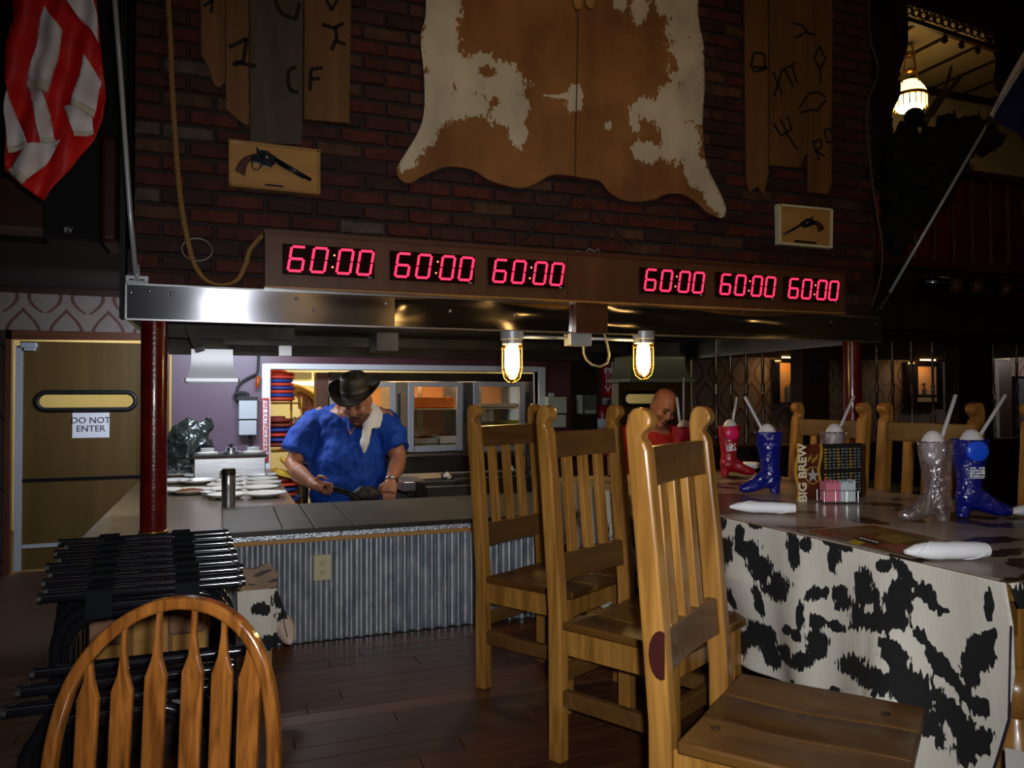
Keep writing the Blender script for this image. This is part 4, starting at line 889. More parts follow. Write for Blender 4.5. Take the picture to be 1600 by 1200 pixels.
MB().box((c.x-.02, c.y-.02, c.z+.28), (c.x+.02, c.y+.02, c.z+.36)).box((c.x-.01, c.y-.1, c.z+.34), (c.x+.01, c.y, c.z+.36)).build('valve_head', alum, ex)
MB().tube([c+Vector((.02, -.02, .3)), c+Vector((.09, -.05, .26)), c+Vector((.1, -.05, .05))], .012, 6).build('hose', rubber, ex)
gb = tag(MB().tube([at(958, 632, Y=YW-.05), at(964, 668, Y=YW-.05)], [.03, .05], 8).build('green_cloth', mat('green_cloth', (.02, .2, .06), .8)), 'green cloth hanging beside the extinguisher', 'cloth')
tag(MB().tube([at(922, 557, Y=6.225), at(984, 560, Y=6.225)], .028, 10).build('white_pipe', white, smooth=True), 'white horizontal pipe under the hood near the right jar light', 'pipe')
tag(MB().tube([at(1068, 590, Y=5.53), at(1068, 700, Y=5.53)], .010, 8).build('hanging_chain', alum), 'pale vertical chain hanging below the greenish duct', 'chain')
# prep unit with three lidded wells at the far end of the counter
z0 = .53
pu = thing('food_warmer', 'steel food warmer with three lidded wells at the far end of the counter', 'warmer', at(360, 738, Z=z0))
Yp = 6.2
x0, x1 = at(303, 720, Y=Yp).x, at(415, 720, Y=Yp).x; zt = at(360, 711, Y=Yp).z
MB().box((x0, Yp, z0), (x1, Yp+.45, zt-.02)).build('body', steel, pu, bevel=.006)
MB().box((x0-.01, Yp-.012, zt-.022), (x1+.01, Yp+.46, zt)).build('top_rim', dkst, pu, bevel=.003)
for px in (324, 361, 396):
    c = at(px, 706, Y=Yp+.2); MB().lathe([(.085, zt), (.085, zt+.012), (.05, zt+.02), (.05, zt+.045), (.0, zt+.05)], (c.x, Yp+.2, 0), 20).build('well_lid', china if px != 361 else steel, pu, smooth=40)
c = at(361, 700, Y=Yp+.2); MB().ball((c.x, Yp+.2, zt+.065), .016).build('lid_knob', blackm, pu, smooth=True)
# bag
bg = MB(); c = at(290, 722, Y=6.6)
bg.loft([((c.x, 6.75, .53), .17, .15), ((c.x, 6.75, .62), .2, .17), ((c.x+.02, 6.75, .78), .18, .16), ((c.x+.03, 6.75, .9), .12, .11), ((c.x+.06, 6.75, .97), .06, .06)], 20)
bg.loft([((c.x+.1, 6.75, .84), .06, .06), ((c.x+.15, 6.75, .93), .05, .04), ((c.x+.17, 6.75, 1.0), .03, .03)], 12)
bgo = bg.build('plastic_bag', bagm, remesh=.015); tag(bgo, 'shiny black plastic bag on the counter behind the red column', 'bag')
tx = bpy.data.textures.new('crumple', 'CLOUDS'); tx.noise_scale = .07
dm = bgo.modifiers.new('d', 'DISPLACE'); dm.texture = tx; dm.strength = .07; dm.mid_level = .5
# steel canister
cn = thing('steel_canister', 'tall polished steel canister standing on the counter in front of the plates', 'canister', at(357, 794, Z=z0)); c = at(357, 789, Z=.55)
r_ = .036
MB().lathe([(r_, 0), (r_, .13), (r_*1.02, .135), (r_, .14), (r_, .185)], (c.x, c.y, .53), 24).build('body', steel, cn, smooth=30)
MB().lathe([(r_*1.03, .185), (r_*1.03, .212), (r_*.9, .220), (.0, .222)], (c.x, c.y, .53), 24).build('cap', dkst, cn, smooth=30)
# plates
def plate(px, py, sc_=1, lab='', food=False, grp='white plates laid out on the steel counter'):
    c = at(px, py+2, Z=.555); t = thing('plate', lab, 'plate', (c.x, c.y, .531), 0, grp)
    R_ = .118*sc_
    MB().lathe([(R_*.5, .0), (R_*.55, .0), (R_*.72, .008), (R_, .024), (R_, .028), (R_*.7, .014), (R_*.5, .008), (.001, .008)], (c.x, c.y, .531), 30).build('dish', china, t, smooth=50)
    if food: MB().lathe([(R_*.62, .016), (R_*.5, .026), (R_*.2, .032), (.001, .034)], (c.x, c.y, .531), 16).build('beans', beans, t, smooth=True)
pl_ = [((275, 737), .95, 'plate farthest back beside the column'), ((314, 740), 1.05, 'plate in the back row, left of the canister'), ((272, 748), 1, 'plate half hidden right of the column'), ((309, 748), 1.15, 'larger plate in the second row left of the canister'),
 ((256, 763), 1, 'plate at the left edge, mostly behind the red column'), ((298, 763), 1.15, 'plate holding reddish brown beans'), ((362, 740), 1, 'back plate directly behind the canister'), ((357, 748), 1, 'second plate behind the canister'), ((352, 754.5), 1, 'third plate behind the canister'), ((350, 761), 1, 'fourth plate behind the canister'), ((356, 770), 1.0, 'front plate behind the canister'),
 ((408, 739.5), 1, 'farthest plate in the right-hand row'), ((409, 745.5), 1, 'fourth plate from the front in the right-hand row'), ((413, 751.5), 1, 'middle plate of the right-hand row'), ((407, 758.5), 1, 'second plate from the front in the right-hand row'), ((414, 768), 1.1, 'frontmost plate at the right edge of the counter')]
for p, s_, l_ in pl_: plate(p[0], p[1], s_, 'white china '+l_, 'beans' in l_)
# small bowl
c = at(325, 771, Z=.55); tag(MB().lathe([(.02, 0), (.025, .003), (.045, .028), (.05, .032), (.043, .026), (.02, .008), (.001, .006)], (c.x, c.y, .531), 20).build('glass_bowl', alum, smooth=True), 'small shiny bowl between the plate of beans and the canister', 'bowl')
# things right of the cook
bp_ = thing('black_pan', 'black rectangular pan on the grill right of the cook', 'pan', at(720, 790, Y=4.9))
def opentray(t, px0, px1, y0, y1, Y, d, m, nm='pan_body'):
    a, b_ = at(px0, y1, Y=Y), at(px1, y0, Y=Y); x0, x1, z0_, z1_ = a.x, b_.x, a.z, b_.z
    MB().box((x0, Y, z0_), (x1, Y+.012, z1_)).box((x0, Y+d, z0_), (x1, Y+d+.012, z1_)).box((x0, Y, z0_), (x0+.012, Y+d, z1_)).box((x1-.012, Y, z0_), (x1, Y+d, z1_)).box((x0, Y, z0_), (x1, Y+d, z0_+.01)).build(nm, m, t, bevel=.002)
    MB().box((x0-.008, Y-.006, z1_-.008), (x1+.008, Y+.018, z1_)).build('rim', steel, t); MB().box((x0-.008, Y+d-.004, z1_-.008), (x1+.008, Y+d+.02, z1_)).build('rim', steel, t)
opentray(bp_, 668, 735, 757, 786, 4.62, .3, blackm)
bp2 = thing('black_pan', 'taller black pan with orange rim partly behind the leftmost wooden chair', 'pan', at(760, 790, Y=4.9)); opentray(bp2, 712, 838, 742, 782, 4.98, .35, blackm)
tag(MB().wbox(630, 752, 668, 768, 5.2, .4).build('steel_pan', steel, bevel=.008), 'shiny shallow steel pan between the cook and the black pans', 'pan')
tag(MB().lathe([(.022, 0), (.024, .01), (.024, .07), (.012, .09), (.012, .1)], at(800, 748, Y=5.6), 12).build('pepper_shaker', steel, smooth=40), 'small steel shaker seen between the slats of the leftmost wooden chair', 'shaker')
tag(MB().lathe([(.05, 0), (.05, .19), (.045, .2)], at(817, 752, Y=5.6), 16).build('steel_pot', steel, smooth=40), 'steel cylinder seen between the slats of the leftmost wooden chair', 'pot')
tag(MB().loft([(at(693, 745, Y=5.0), .012, .012), (at(698, 741, Y=5.0), .02, .02), (at(703, 747, Y=5.0), .018, .015)], 8).build('seasoning_packet', paper, smooth=True), 'small white and red packet beside the black pan', 'packet')
struct(MB().wbox(612, 745, 850, 752, 6.6, .5), 'trim_13', steel)

# ---------------------------------------------------------------- people
def hand_fingers(b, palm, fwd, side, up, curl=.9, s=1.0):
    """five fingers of unequal length from a palm centre; fwd along the hand, side towards the thumb, curling towards -up"""
    fwd, side, up = (Vector(v).normalized() for v in (fwd, side, up))
    for k, (L_, o_) in enumerate(((.068, .030), (.078, .010), (.072, -.011), (.056, -.030))):
        p = Vector(palm)+fwd*.042*s+side*o_*s; d = fwd; pts = [p-fwd*.03*s, p]
        for j, f in enumerate((.45, .32, .23)):
            a = curl*(j+1)*.62; dd = fwd*math.cos(a)-up*math.sin(a); p = p+dd*L_*f*s; pts.append(p)
        b.tube(pts, [.010*s, .0105*s, .0098*s, .009*s, .007*s], 8)
    p = Vector(palm)+side*.03*s-fwd*.03*s; pts = [p, p+side*.028*s+fwd*.018*s-up*.008*s, p+side*.03*s+fwd*.045*s-up*.022*s, p+side*.018*s+fwd*.068*s-up*.034*s]
    b.tube(pts, [.014*s, .0125*s, .011*s, .008*s], 8)
def head(b, c, M, s=1.0, jowl=1.0):
    """c = head centre (between the ears); M columns: right, forward (face), up"""
    P = lambda x, y, z: Vector(c)+M @ Vector((x*s, y*s, z*s))
    u = M @ Vector((0, 0, 1)); f = M @ Vector((0, 1, 0))
    prof = [(-.125, .035, .035, .052), (-.105, .055*jowl, .065, .028), (-.075, .066*jowl, .082, .012), (-.04, .070, .090, .004), (0, .074, .094, 0), (.04, .076, .096, -.004), (.08, .070, .088, -.008), (.105, .052, .066, -.010), (.12, .02, .03, -.012)]
    b.loft([(P(0, q[3], q[0]), q[1]*s, q[2]*s) for q in prof], 18, f)
    b.loft([(P(0, .088, .02), .010*s, .012*s), (P(0, .105, -.015), .014*s, .014*s), (P(0, .108, -.03), .019*s, .013*s), (P(0, .092, -.04), .012*s, .01*s)], 10, f)   # nose
    for q in (-1, 1):
        b.ball(P(q*.078, -.008, -.008), .010*s, .022*s, .034*s, M, 10)      # ears
        b.ball(P(q*.032, .086, .028), .026*s, .012*s, .009*s, M, 8)         # brow
        b.ball(P(q*.045, .066, -.028), .026*s, .024*s, .024*s, M, 8)        # cheek
    b.ball(P(0, .092, -.068), .026*s, .012*s, .008*s, M, 8); b.ball(P(0, .078, -.100), .028*s, .022*s, .02*s, M, 8)
    return P
def face_parts(P, M, root, s=1.0):
    for q in (-1, 1):
        e = MB().ball(P(q*.032, .082, .008), .014*s, .011*s, .009*s, M, 10).build('eyelid', stub, root, smooth=True)
        MB().tube([P(q*.045, .088, .002), P(q*.032, .094, -.001), P(q*.019, .090, .002)], .0018*s, 5).build('eyelash', hairb, e, smooth=True)
        MB().tube([P(q*.052, .084, .030), P(q*.034, .097, .036), P(q*.014, .096, .031)], [.003*s, .005*s, .004*s], 6).build('eyebrow', hairb, root, smooth=True)
    MB().tube([P(-.026, .094, -.064), P(-.01, .104, -.061), P(.01, .104, -.061), P(.026, .094, -.064)], [.003*s, .0055*s, .0055*s, .003*s], 6).build('mouth', lipm, root, smooth=True)

RZ = -.3614   # people stand square to the camera's line of sight
def frame(px, Y, z):
    o = at(px, 600, Y=Y); o.z = 0
    R3 = Matrix.Rotation(RZ, 3, 'Z')
    return lambda x, y, z_: Vector((o.x, o.y, 0))+R3 @ Vector((x, y, z_)), R3, o
# cook: local x = viewer's right, -y = towards the viewer, z = world height
Q, R3, o = frame(546, 4.95, 0)
ckp = thing('person', 'man in blue shirt, dark leather hat and white towel bending over the grill', 'person', (o.x, o.y, -.37), RZ)
b = MB(); yv = R3 @ Vector((0, 1, 0))
b.loft([(Q(0, .02, .38), .17, .14), (Q(0, -.02, .56), .2, .16), (Q(0, -.03, .72), .21, .16), (Q(0, -.02, .9), .21, .14), (Q(.01, -.02, 1.01), .18, .115), (Q(.03, -.05, 1.07), .10, .10)], 20, yv)
hc = Q(.085, -.185, 1.125); tilt = math.radians(36)
Mh = R3 @ Matrix.Rotation(PI-.10, 3, 'Z') @ Matrix.Rotation(-tilt, 3, 'X')
b.loft([(Q(.02, -.03, .99), .10, .09), (Q(.05, -.09, 1.06), .078, .078), (hc+Mh @ Vector((0, -.02, -.05)), .064, .072)], 14, yv)
P = head(b, hc, Mh, 1.06, 1.16)
for sx in (-1, 1): b.loft([(Q(sx*.10, .02, .42), .10, .12), (Q(sx*.11, .0, .0), .08, .085), (Q(sx*.12, .02, -.30), .05, .055), (Q(sx*.12, -.05, -.35), .05, .1)], 12, yv)
# viewer-left arm with tongs
sh, el, wr = Q(-.20, -.02, 1.0), Q(-.315, -.17, .73), Q(-.145, -.37, .635)
b.loft([(sh+Vector((.05, 0, .02)), .075, .075), (sh, .08, .08), (Q(-.27, -.09, .86), .064, .064), (el, .052, .054), (Q(-.245, -.28, .685), .054, .054), (wr, .036, .032)], 14, yv)
pl = Q(-.085, -.41, .620); b.loft([(wr, .033, .033), (Q(-.115, -.39, .63), .034, .044), (pl, .033, .050), (Q(-.05, -.425, .612), .026, .044)], 12, yv)
hand_fingers(b, pl, R3 @ Vector((.9, -.35, -.2)), R3 @ Vector((.15, -.3, .9)), R3 @ Vector((.3, -.9, .2))*-1, 1.0, 1.05)
# viewer-right arm resting on the far side of the ledge
sh2, el2, wr2 = Q(.215, -.02, 1.0), Q(.325, -.10, .76), Q(.312, -.30, .645)
b.loft([(sh2-Vector((.05, 0, -.02)), .075, .075), (sh2, .08, .08), (Q(.285, -.05, .88), .062, .062), (el2, .054, .056), (Q(.325, -.2, .70), .050, .052), (wr2, .034, .033)], 14, yv)
pl2 = Q(.312, -.34, .60); b.loft([(wr2, .034, .031), (Q(.313, -.325, .62), .044, .028), (pl2, .048, .026), (Q(.31, -.35, .575), .044, .024)], 12, yv)
hand_fingers(b, pl2, R3 @ Vector((-.05, -.2, -1)), R3 @ Vector((-1, -.1, 0)), R3 @ Vector((0, -1, .1)), .55)
b.build('body', skin, ckp, remesh=.0062); face_parts(P, Mh, ckp, 1.06)
MB().loft([(P(0, .012, -.128), .03, .03), (P(0, .03, -.118), .058, .063), (P(0, .032, -.095), .070, .074), (P(0, .022, -.080), .077, .085)], 16, Mh @ Vector((0, 1, 0))).build('beard', stub, ckp, smooth=True)
MB().tube([P(-.035, .103, -.055), P(0, .112, -.045), P(.035, .103, -.055)], [.004, .007, .004], 6).build('moustache', hairb, ckp, smooth=True)
# shirt: torso shell with short sleeves
b = MB()
b.loft([(Q(.01, .01, .36), .19, .16), (Q(0, -.03, .5), .222, .19), (Q(0, -.05, .64), .24, .205), (Q(0, -.04, .78), .238, .185), (Q(0, -.02, .9), .24, .165), (Q(.0, -.01, .99), .215, .14), (Q(.02, -.0, 1.045), .14, .105), (Q(.03, -.02, 1.075), .10, .09)], 28, yv)
b.loft([(Q(-.13, 0, .99), .095, .10), (Q(-.205, -.015, .98), .10, .105), (Q(-.265, -.075, .88), .100, .102), (Q(-.305, -.115, .79), .098, .10)], 18, yv)
b.loft([(Q(.13, 0, .99), .095, .10), (Q(.215, -.015, .98), .095, .105), (Q(.285, -.04, .89), .09, .095), (Q(.315, -.075, .81), .087, .092)], 18, yv)
so = b.build('shirt', blush, ckp, remesh=.010)
tx2 = bpy.data.textures.new('folds', 'CLOUDS'); tx2.noise_scale = .13; dm = so.modifiers.new('d', 'DISPLACE'); dm.texture = tx2; dm.strength = .06
tx3 = bpy.data.textures.new('creases', 'MUSGRAVE'); tx3.noise_scale = .07; dm = so.modifiers.new('e', 'DISPLACE'); dm.texture = tx3; dm.strength = .007
# collar wings, open V skin, placket buttons
for sx in (-1, 1):
    MB().prism([(0, 0), (.10*sx, .09), (.075*sx, .13), (-.01*sx, .055)], lambda p: Q(.045+p[0], -.185+abs(p[0])*.9, .93+p[1]), lambda p: Q(.045+p[0], -.17+abs(p[0])*.9, .93+p[1])).build('collar', blush, ckp)
MB().prism([(-.085, .135), (.085, .135), (0, -.02)], lambda p: Q(.045+p[0], -.19+abs(p[0])*.9, .93+p[1]), lambda p: Q(.045+p[0], -.17+abs(p[0])*.9, .93+p[1])).build('open_neck', skin, ckp)
for z in (.88, .78, .70, .62, .54):
    for xx in (.04, .135): MB().ball(Q(xx, -.245-(.03 if z < .8 else -.03), z), .007, .008, .007).build('button', blued, ckp)
MB().loft([(Q(.0, .0, .44), .2, .17), (Q(0, .0, .30), .205, .17)], 20, yv).loft([(Q(-.10, .0, .32), .11, .13), (Q(-.12, 0, -.32), .075, .08)], 14, yv).loft([(Q(.10, .0, .32), .11, .13), (Q(.12, 0, -.32), .075, .08)], 14, yv).build('trousers', jean, ckp, smooth=True)
for sx in (-1, 1): MB().loft([(Q(sx*.12, .06, -.345), .03, .02), (Q(sx*.12, .0, -.32), .05, .045), (Q(sx*.12, -.1, -.34), .045, .03)], 12).build('shoe', blackm, ckp, smooth=True)
# hat on the head
Hm = Mh @ Matrix.Rotation(.22, 3, 'X'); hcn = P(0, .0, .058)
def hatpt(a, r, z): return hcn+Hm @ Vector((math.cos(a)*r*.98, math.sin(a)*r*1.1, z))
b = MB(); n = 36; vs_ = []; rings = [(.072, .112), (.080, .10), (.085, .05), (.090, .0), (.115, -.004), (.142, .002), (.158, .010)]
for j, (r, z) in enumerate(rings):
    for k in range(n):
        a = 2*PI*k/n; up = .065*max(0, abs(math.cos(a))-.3)*max(0, (r-.09)/.068) if j > 3 else 0; dip = -.03*max(0, math.sin(a))*(r-.09)/.068 if j > 3 else 0
        vs_.append(hatpt(a, r, z+up+dip))
fs_ = [(j*n+k, j*n+(k+1) % n, (j+1)*n+(k+1) % n, (j+1)*n+k) for j in range(len(rings)-1) for k in range(n)]
b.add(vs_, fs_)
b.add([hatpt(2*PI*k/n, .072, .112) for k in range(n)]+[hatpt(2*PI*k/n, .04, .095) for k in range(n)]+[hatpt(0, 0, .088)], [(k, (k+1) % n, n+(k+1) % n, n+k) for k in range(n)]+[(n+k, n+(k+1) % n, 2*n) for k in range(n)])
h_ = b.build('hat', leath, ckp, smooth=True); sm = h_.modifiers.new('s', 'SOLIDIFY'); sm.thickness = .005
MB().add([hatpt(2*PI*k/n, .0915, z) for z in (.004, .022) for k in range(n)], [(k, (k+1) % n, n+(k+1) % n, n+k) for k in range(n)]).build('hat_band', hairb, h_)
# towel over viewer-right shoulder
b = MB(); b.loft([(Q(.14, .10, .98), .03, .02), (Q(.14, .04, 1.07), .04, .022), (Q(.145, -.05, 1.085), .045, .026), (Q(.155, -.15, 1.02), .04, .02), (Q(.15, -.205, .94), .034, .016), (Q(.14, -.235, .86), .026, .014), (Q(.142, -.245, .80), .010, .008)], 16, yv)
b.loft([(Q(.18, -.04, 1.07), .034, .02), (Q(.2, -.14, 1.0), .034, .018), (Q(.21, -.18, .95), .022, .012)], 12, yv)
to = b.build('towel', cloth, remesh=.008); tag(to, 'white towel slung over the shoulder of the man in blue', 'towel'); dm = to.modifiers.new('d', 'DISPLACE'); dm.texture = tx2; dm.strength = .03
# watch and tongs
MB().tube([Q(.314+.037*math.cos(a*PI/8), -.298+.03*math.sin(a*PI/8), .645-.02*math.sin(a*PI/8)) for a in range(16)], .007, 6, closed=True).build('wristwatch', steel, ckp, smooth=True)
tg = thing('tongs', 'dark steel tongs held over the grill by the man in blue', 'tongs', Q(.05, -.4, .5))
for dz_ in (-.009, .009): MB().tube([Q(-.07, -.435, .625+dz_*.4), Q(.03, -.445, .605+dz_), Q(.12, -.45, .575+dz_), Q(.15, -.45, .56+dz_*1.6)], [.006, .008, .007, .010], 8).build('arm', dkst, tg, smooth=True)
MB().lathe([(.012, -.012), (.012, .012)], Q(-.07, -.435, .625), 10).build('hinge', steel, tg)
tag(MB().loft([(Q(.10, -.42, .55), .03, .03), (Q(.16, -.42, .575), .05, .035), (Q(.22, -.41, .575), .05, .04), (Q(.26, -.4, .56), .03, .03)], 12).build('charred_steak', mat('charred_meat', (.012, .008, .006), .5, bump=.8, ns=40), remesh=.008), 'dark piece of meat on the grill under the tongs', 'meat')

# red-shirted man
Q, R3, o = frame(1015, 4.6, 0); yv = R3 @ Vector((0, 1, 0))
rp_ = thing('person', 'bald man in red shirt leaning forward behind the wooden chairs', 'person', (o.x, o.y, -.37), RZ)
b = MB(); hc = Q(.06, -.16, 1.075); Mh = R3 @ Matrix.Rotation(PI+.30, 3, 'Z') @ Matrix.Rotation(-.62, 3, 'X') @ Matrix.Rotation(-.22, 3, 'Y')
b.loft([(Q(0, .12, .45), .16, .12), (Q(0, .06, .7), .18, .14), (Q(0, 0, .86), .19, .12), (Q(.01, -.03, .95), .12, .09)], 16, yv)
b.loft([(Q(.01, -.03, .92), .08, .08), (Q(.03, -.08, .98), .062, .065), (hc+Mh @ Vector((0, -.02, -.05)), .058, .066)], 14, yv)
P = head(b, hc, Mh, 1.0)
for sx in (-1, 1):
    b.loft([(Q(sx*.14, 0, .88), .065, .065), (Q(sx*.2, -.01, .86), .068, .07), (Q(sx*.25, -.04, .72), .055, .055), (Q(sx*.26, -.06, .62), .046, .046), (Q(sx*.20, -.2, .6), .038, .038), (Q(sx*.17, -.27, .59), .028, .026), (Q(sx*.16, -.33, .585), .036, .018)], 12, yv)
    hand_fingers(b, Q(sx*.16, -.34, .585), R3 @ Vector((0, -1, -.1)), R3 @ Vector((-sx, 0, 0)), (0, 0, 1), .3)
    b.loft([(Q(sx*.09, .1, .45), .09, .1), (Q(sx*.1, .08, .0), .07, .075), (Q(sx*.1, .08, -.32), .045, .05)], 12, yv)
b.build('body', skind, rp_, remesh=.0065); face_parts(P, Mh, rp_)
b = MB(); b.loft([(Q(0, .12, .42), .19, .15), (Q(0, .06, .7), .205, .165), (Q(0, .0, .86), .215, .14), (Q(.01, -.02, .93), .13, .10), (Q(.02, -.03, .955), .085, .085)], 22, yv)
for sx in (-1, 1): b.loft([(Q(sx*.12, 0, .88), .08, .08), (Q(sx*.2, -.01, .87), .085, .09), (Q(sx*.255, -.04, .72), .08, .08)], 16, yv)
b.build('shirt', redsh, rp_, remesh=.012)
MB().loft([(Q(-.09, .1, .45), .11, .12), (Q(-.1, .08, -.32), .07, .07)], 12, yv).loft([(Q(.09, .1, .45), .11, .12), (Q(.1, .08, -.32), .07, .07)], 12, yv).build('trousers', jean, rp_, smooth=True)
# straw-hatted worker in the back kitchen
Q, R3, o = frame(482, 9.3, 0); yv = R3 @ Vector((0, 1, 0))
wk = thing('person', 'person in straw hat and plaid shirt seen through the serving window', 'person', (o.x, o.y, -.37), RZ)
b = MB(); hc = Q(-.02, -.02, 1.1); Mh = R3 @ Matrix.Rotation(PI-.8, 3, 'Z') @ Matrix.Rotation(-.35, 3, 'X')
P = head(b, hc, Mh); b.loft([(Q(0, .03, .9), .07, .07), (hc+Mh @ Vector((0, -.02, -.06)), .06, .065)], 12, yv)
b.loft([(Q(0, .05, .4), .15, .11), (Q(0, .05, .7), .17, .12), (Q(0, .04, .9), .15, .1)], 16, yv)
for sx in (-1, 1):
    b.loft([(Q(sx*.15, .03, .88), .06, .06), (Q(sx*.23, .0, .66), .05, .05), (Q(sx*.2, -.18, .6), .035, .035), (Q(sx*.19, -.25, .6), .036, .02)], 12, yv)
    hand_fingers(b, Q(sx*.19, -.26, .6), R3 @ Vector((0, -1, -.1)), R3 @ Vector((-sx, 0, 0)), (0, 0, 1), .3)
    b.loft([(Q(sx*.09, .05, .42), .09, .1), (Q(sx*.1, .05, -.33), .05, .055)], 12, yv)
b.build('body', skind, wk, remesh=.008); face_parts(P, Mh, wk)
b = MB(); b.loft([(Q(0, .05, .38), .17, .13), (Q(0, .05, .7), .19, .14), (Q(0, .04, .9), .17, .115), (Q(0, .03, .97), .08, .08)], 20, yv)
for sx in (-1, 1): b.loft([(Q(sx*.12, .03, .89), .075, .075), (Q(sx*.19, .02, .82), .075, .08), (Q(sx*.24, 0, .66), .065, .065)], 14, yv)
b.build('shirt', plaid, wk, remesh=.012)
MB().loft([(Q(-.09, .05, .42), .1, .11), (Q(-.1, .05, -.33), .07, .07)], 12, yv).loft([(Q(.09, .05, .42), .1, .11), (Q(.1, .05, -.33), .07, .07)], 12, yv).build('trousers', jean, wk, smooth=True)
Hm = R3 @ Matrix.Rotation(.5, 3, 'Y') @ Matrix.Rotation(-.5, 3, 'X')
MB().lathe([(.22, .03), (.19, .0), (.13, -.005), (.10, .0), (.095, .06), (.07, .11), (.03, .12), (.001, .11)], P(0, -.01, .06), 28, Hm).build('straw_hat', straw, wk, smooth=True)
MB().lathe([(.101, .004), (.098, .03)], P(0, -.01, .06), 28, Hm).build('hat_band', brownp, wk)

# ---------------------------------------------------------------- right side: half wall, spindles, pictures, balcony
SYP = 5.2
def XP(px, Y=SYP): return at(px, 600, Y=Y).x
hw = thing('half_wall', 'dark wood half wall with rail behind the wooden chairs', 'wall panel', (6, SYP, -.37), 0, None)
MB().box((XP(1090), SYP, -.37), (XP(1600)+.5, SYP+.1, Z_(1300, 700, SYP))).build('panel', dark, hw)
MB().box((XP(1090)-.02, SYP-.03, Z_(1300, 700, SYP)), (XP(1600)+.5, SYP+.13, Z_(1300, 693, SYP))).build('cap_rail', darkw, hw, bevel=.006)
ztop = 1.66
for px in (1125, 1148, 1172, 1198, 1377, 1402, 1432, 1465, 1560, 1597):
    x = XP(px); z0_, z1_ = Z_(px, 693, SYP), Z_(px, 528, SYP)+.03; H_ = z1_-z0_
    prof = [(.016, 0), (.016, .06), (.011, .08), (.018, .12), (.01, .16), (.014, .30), (.010, .44), (.019, .48), (.012, .50), (.019, .52), (.010, .56), (.014, .70), (.010, .84), (.018, .88), (.011, .92), (.016, .94), (.016, 1)]
    MB().lathe([(r, z0_+f*H_) for r, f in prof], (x, SYP+.05, 0), 10).build('spindle', mat('spindle_varnish', (.035, .010, .004), .2, coat=.5), hw, smooth=50)
for k, (a, c, lab) in enumerate(((1247, 1290, 'dark square wood post left of the red column'), (1490, 1545, 'wide dark wood post right of the lit picture'))):
    t = thing('wood_post', lab, 'post', (XP((a+c)/2, 5.5), 5.5, -.37)); MB().box((XP(a, 5.5), 5.45, -.37), (XP(c, 5.5), 5.6, 1.64)).build('shaft', darkw, t, bevel=.008)
    hx = XP(a, 5.4)
    for j in range(2): MB().tube(smooth_path([at(a+dx+(8 if k == 0 else 30)+j*8, y, Y=5.38) for dx, y in ((14, 560), (20, 566), (22, 580), (16, 592), (8, 590))], 4), .012, 6).build('iron_hook', blackm, t, smooth=True)
def picture(px0, px1, y0, y1, fm, lab, bright, inner):
    Y = YW-.05; t = thing('framed_picture', lab, 'picture', at((px0+px1)/2, y1, Y=Y))
    MB().wbox(px0, y0, px1, y1, Y-.04, .06).build('frame', blackp, t, bevel=.01)
    i0, j0, i1, j1 = inner
    MB().wbox(i0, j0, i1, j1, Y-.046, .004).build('print', bright, t)
    MB().tube([at((i0+i1)/2, y0, Y=Y), at((i0+i1)/2, y0-4, Y=Y-.2)], .01, 6).tube([at(i0, y0-4, Y=Y-.24), at(i1+2, y0-4, Y=Y-.24)], .022, 8).build('picture_light', brass, t, smooth=True)
    c_ = at((i0+i1)/2, y0-1, Y=Y-.22); light('picture_lamp', 'AREA', c_, 2.0, (1, .55, .18), .35, c_+Vector((0, .16, -.5)), .05)
    MB().wbox(i0+3, y0-4.4, i1-1, y0-2.6, Y-.265, .01).build('lit_tube', glowm, t)
    return t, Y
sunset = mat('sunset_print', (.42, .19, .05), .5, 0, (.3, .2, .12), (1, 1, 3), 2)
t, Y = picture(1211, 1249, 562, 630, 0, 'framed picture with its own small lamp, left of the dark post', sunset, (1219, 567, 1247, 629))
for px, h in ((1229, 12), (1236, 18), (1243, 15)):
    MB().wbox(px-3, 618-h, px+3, 629, Y-.05, .004).wbox(px-1.5, 614-h, px+1.5, 619-h, Y-.05, .004).build('printed_figure', mat('print_blue', (.04, .06, .1), .6), t)
t, Y = picture(1419, 1474, 566, 640, 0, 'framed sunset picture in a wide black frame, seen between the spindles', sunset, (1435, 573, 1463, 618))
MB().wbox(1441, 608, 1448, 617, Y-.05, .004).wbox(1443, 598, 1446, 609, Y-.05, .004).wbox(1440, 600, 1446, 602, Y-.05, .004).wbox(1435, 616, 1463, 618, Y-.05, .004).build('printed_silhouette', ink, t)
MB().wbox(1434, 621, 1464, 628, Y-.05, .004).build('caption_strip', mat('caption_grey', (.2, .18, .15), .6), t)
# door with lit pane and black notice far right
d3 = thing('door_3', None, None, at(1560, 700, Y=YW), kind='structure')
MB().wbox(1543, 558, 1582, 740, YW-.06, .05).build('jamb', darkw, d3); MB().wbox(1541, 556, 1578, 562, YW-.09, .04).build('lintel', cream, d3)
MB().wbox(1545, 566, 1562, 740, YW-.08, .03).build('leaf', mat('grey_door_paint', (.2, .2, .19), .5), d3)
MB().wbox(1544, 612, 1558, 631, YW-.1, .03).build('window_gasket', rubber, d3, bevel=.02); MB().wbox(1545, 614, 1555, 629, YW-.105, .01).build('lit_pane', mat('lit_pane', (.8, .7, .3), .5, emit=(1, .85, .3), es=.65), d3, bevel=.015)
t = thing('framed_notice', 'black framed notice at the far right wall', 'picture', at(1593, 680, Y=YW)); MB().wbox(1584, 588, 1625, 700, YW-.06, .05).build('frame', blackp, t); MB().wbox(1589, 592, 1622, 690, YW-.065, .01).build('notice', mat('dark_notice', (.05, .05, .06), .4), t)
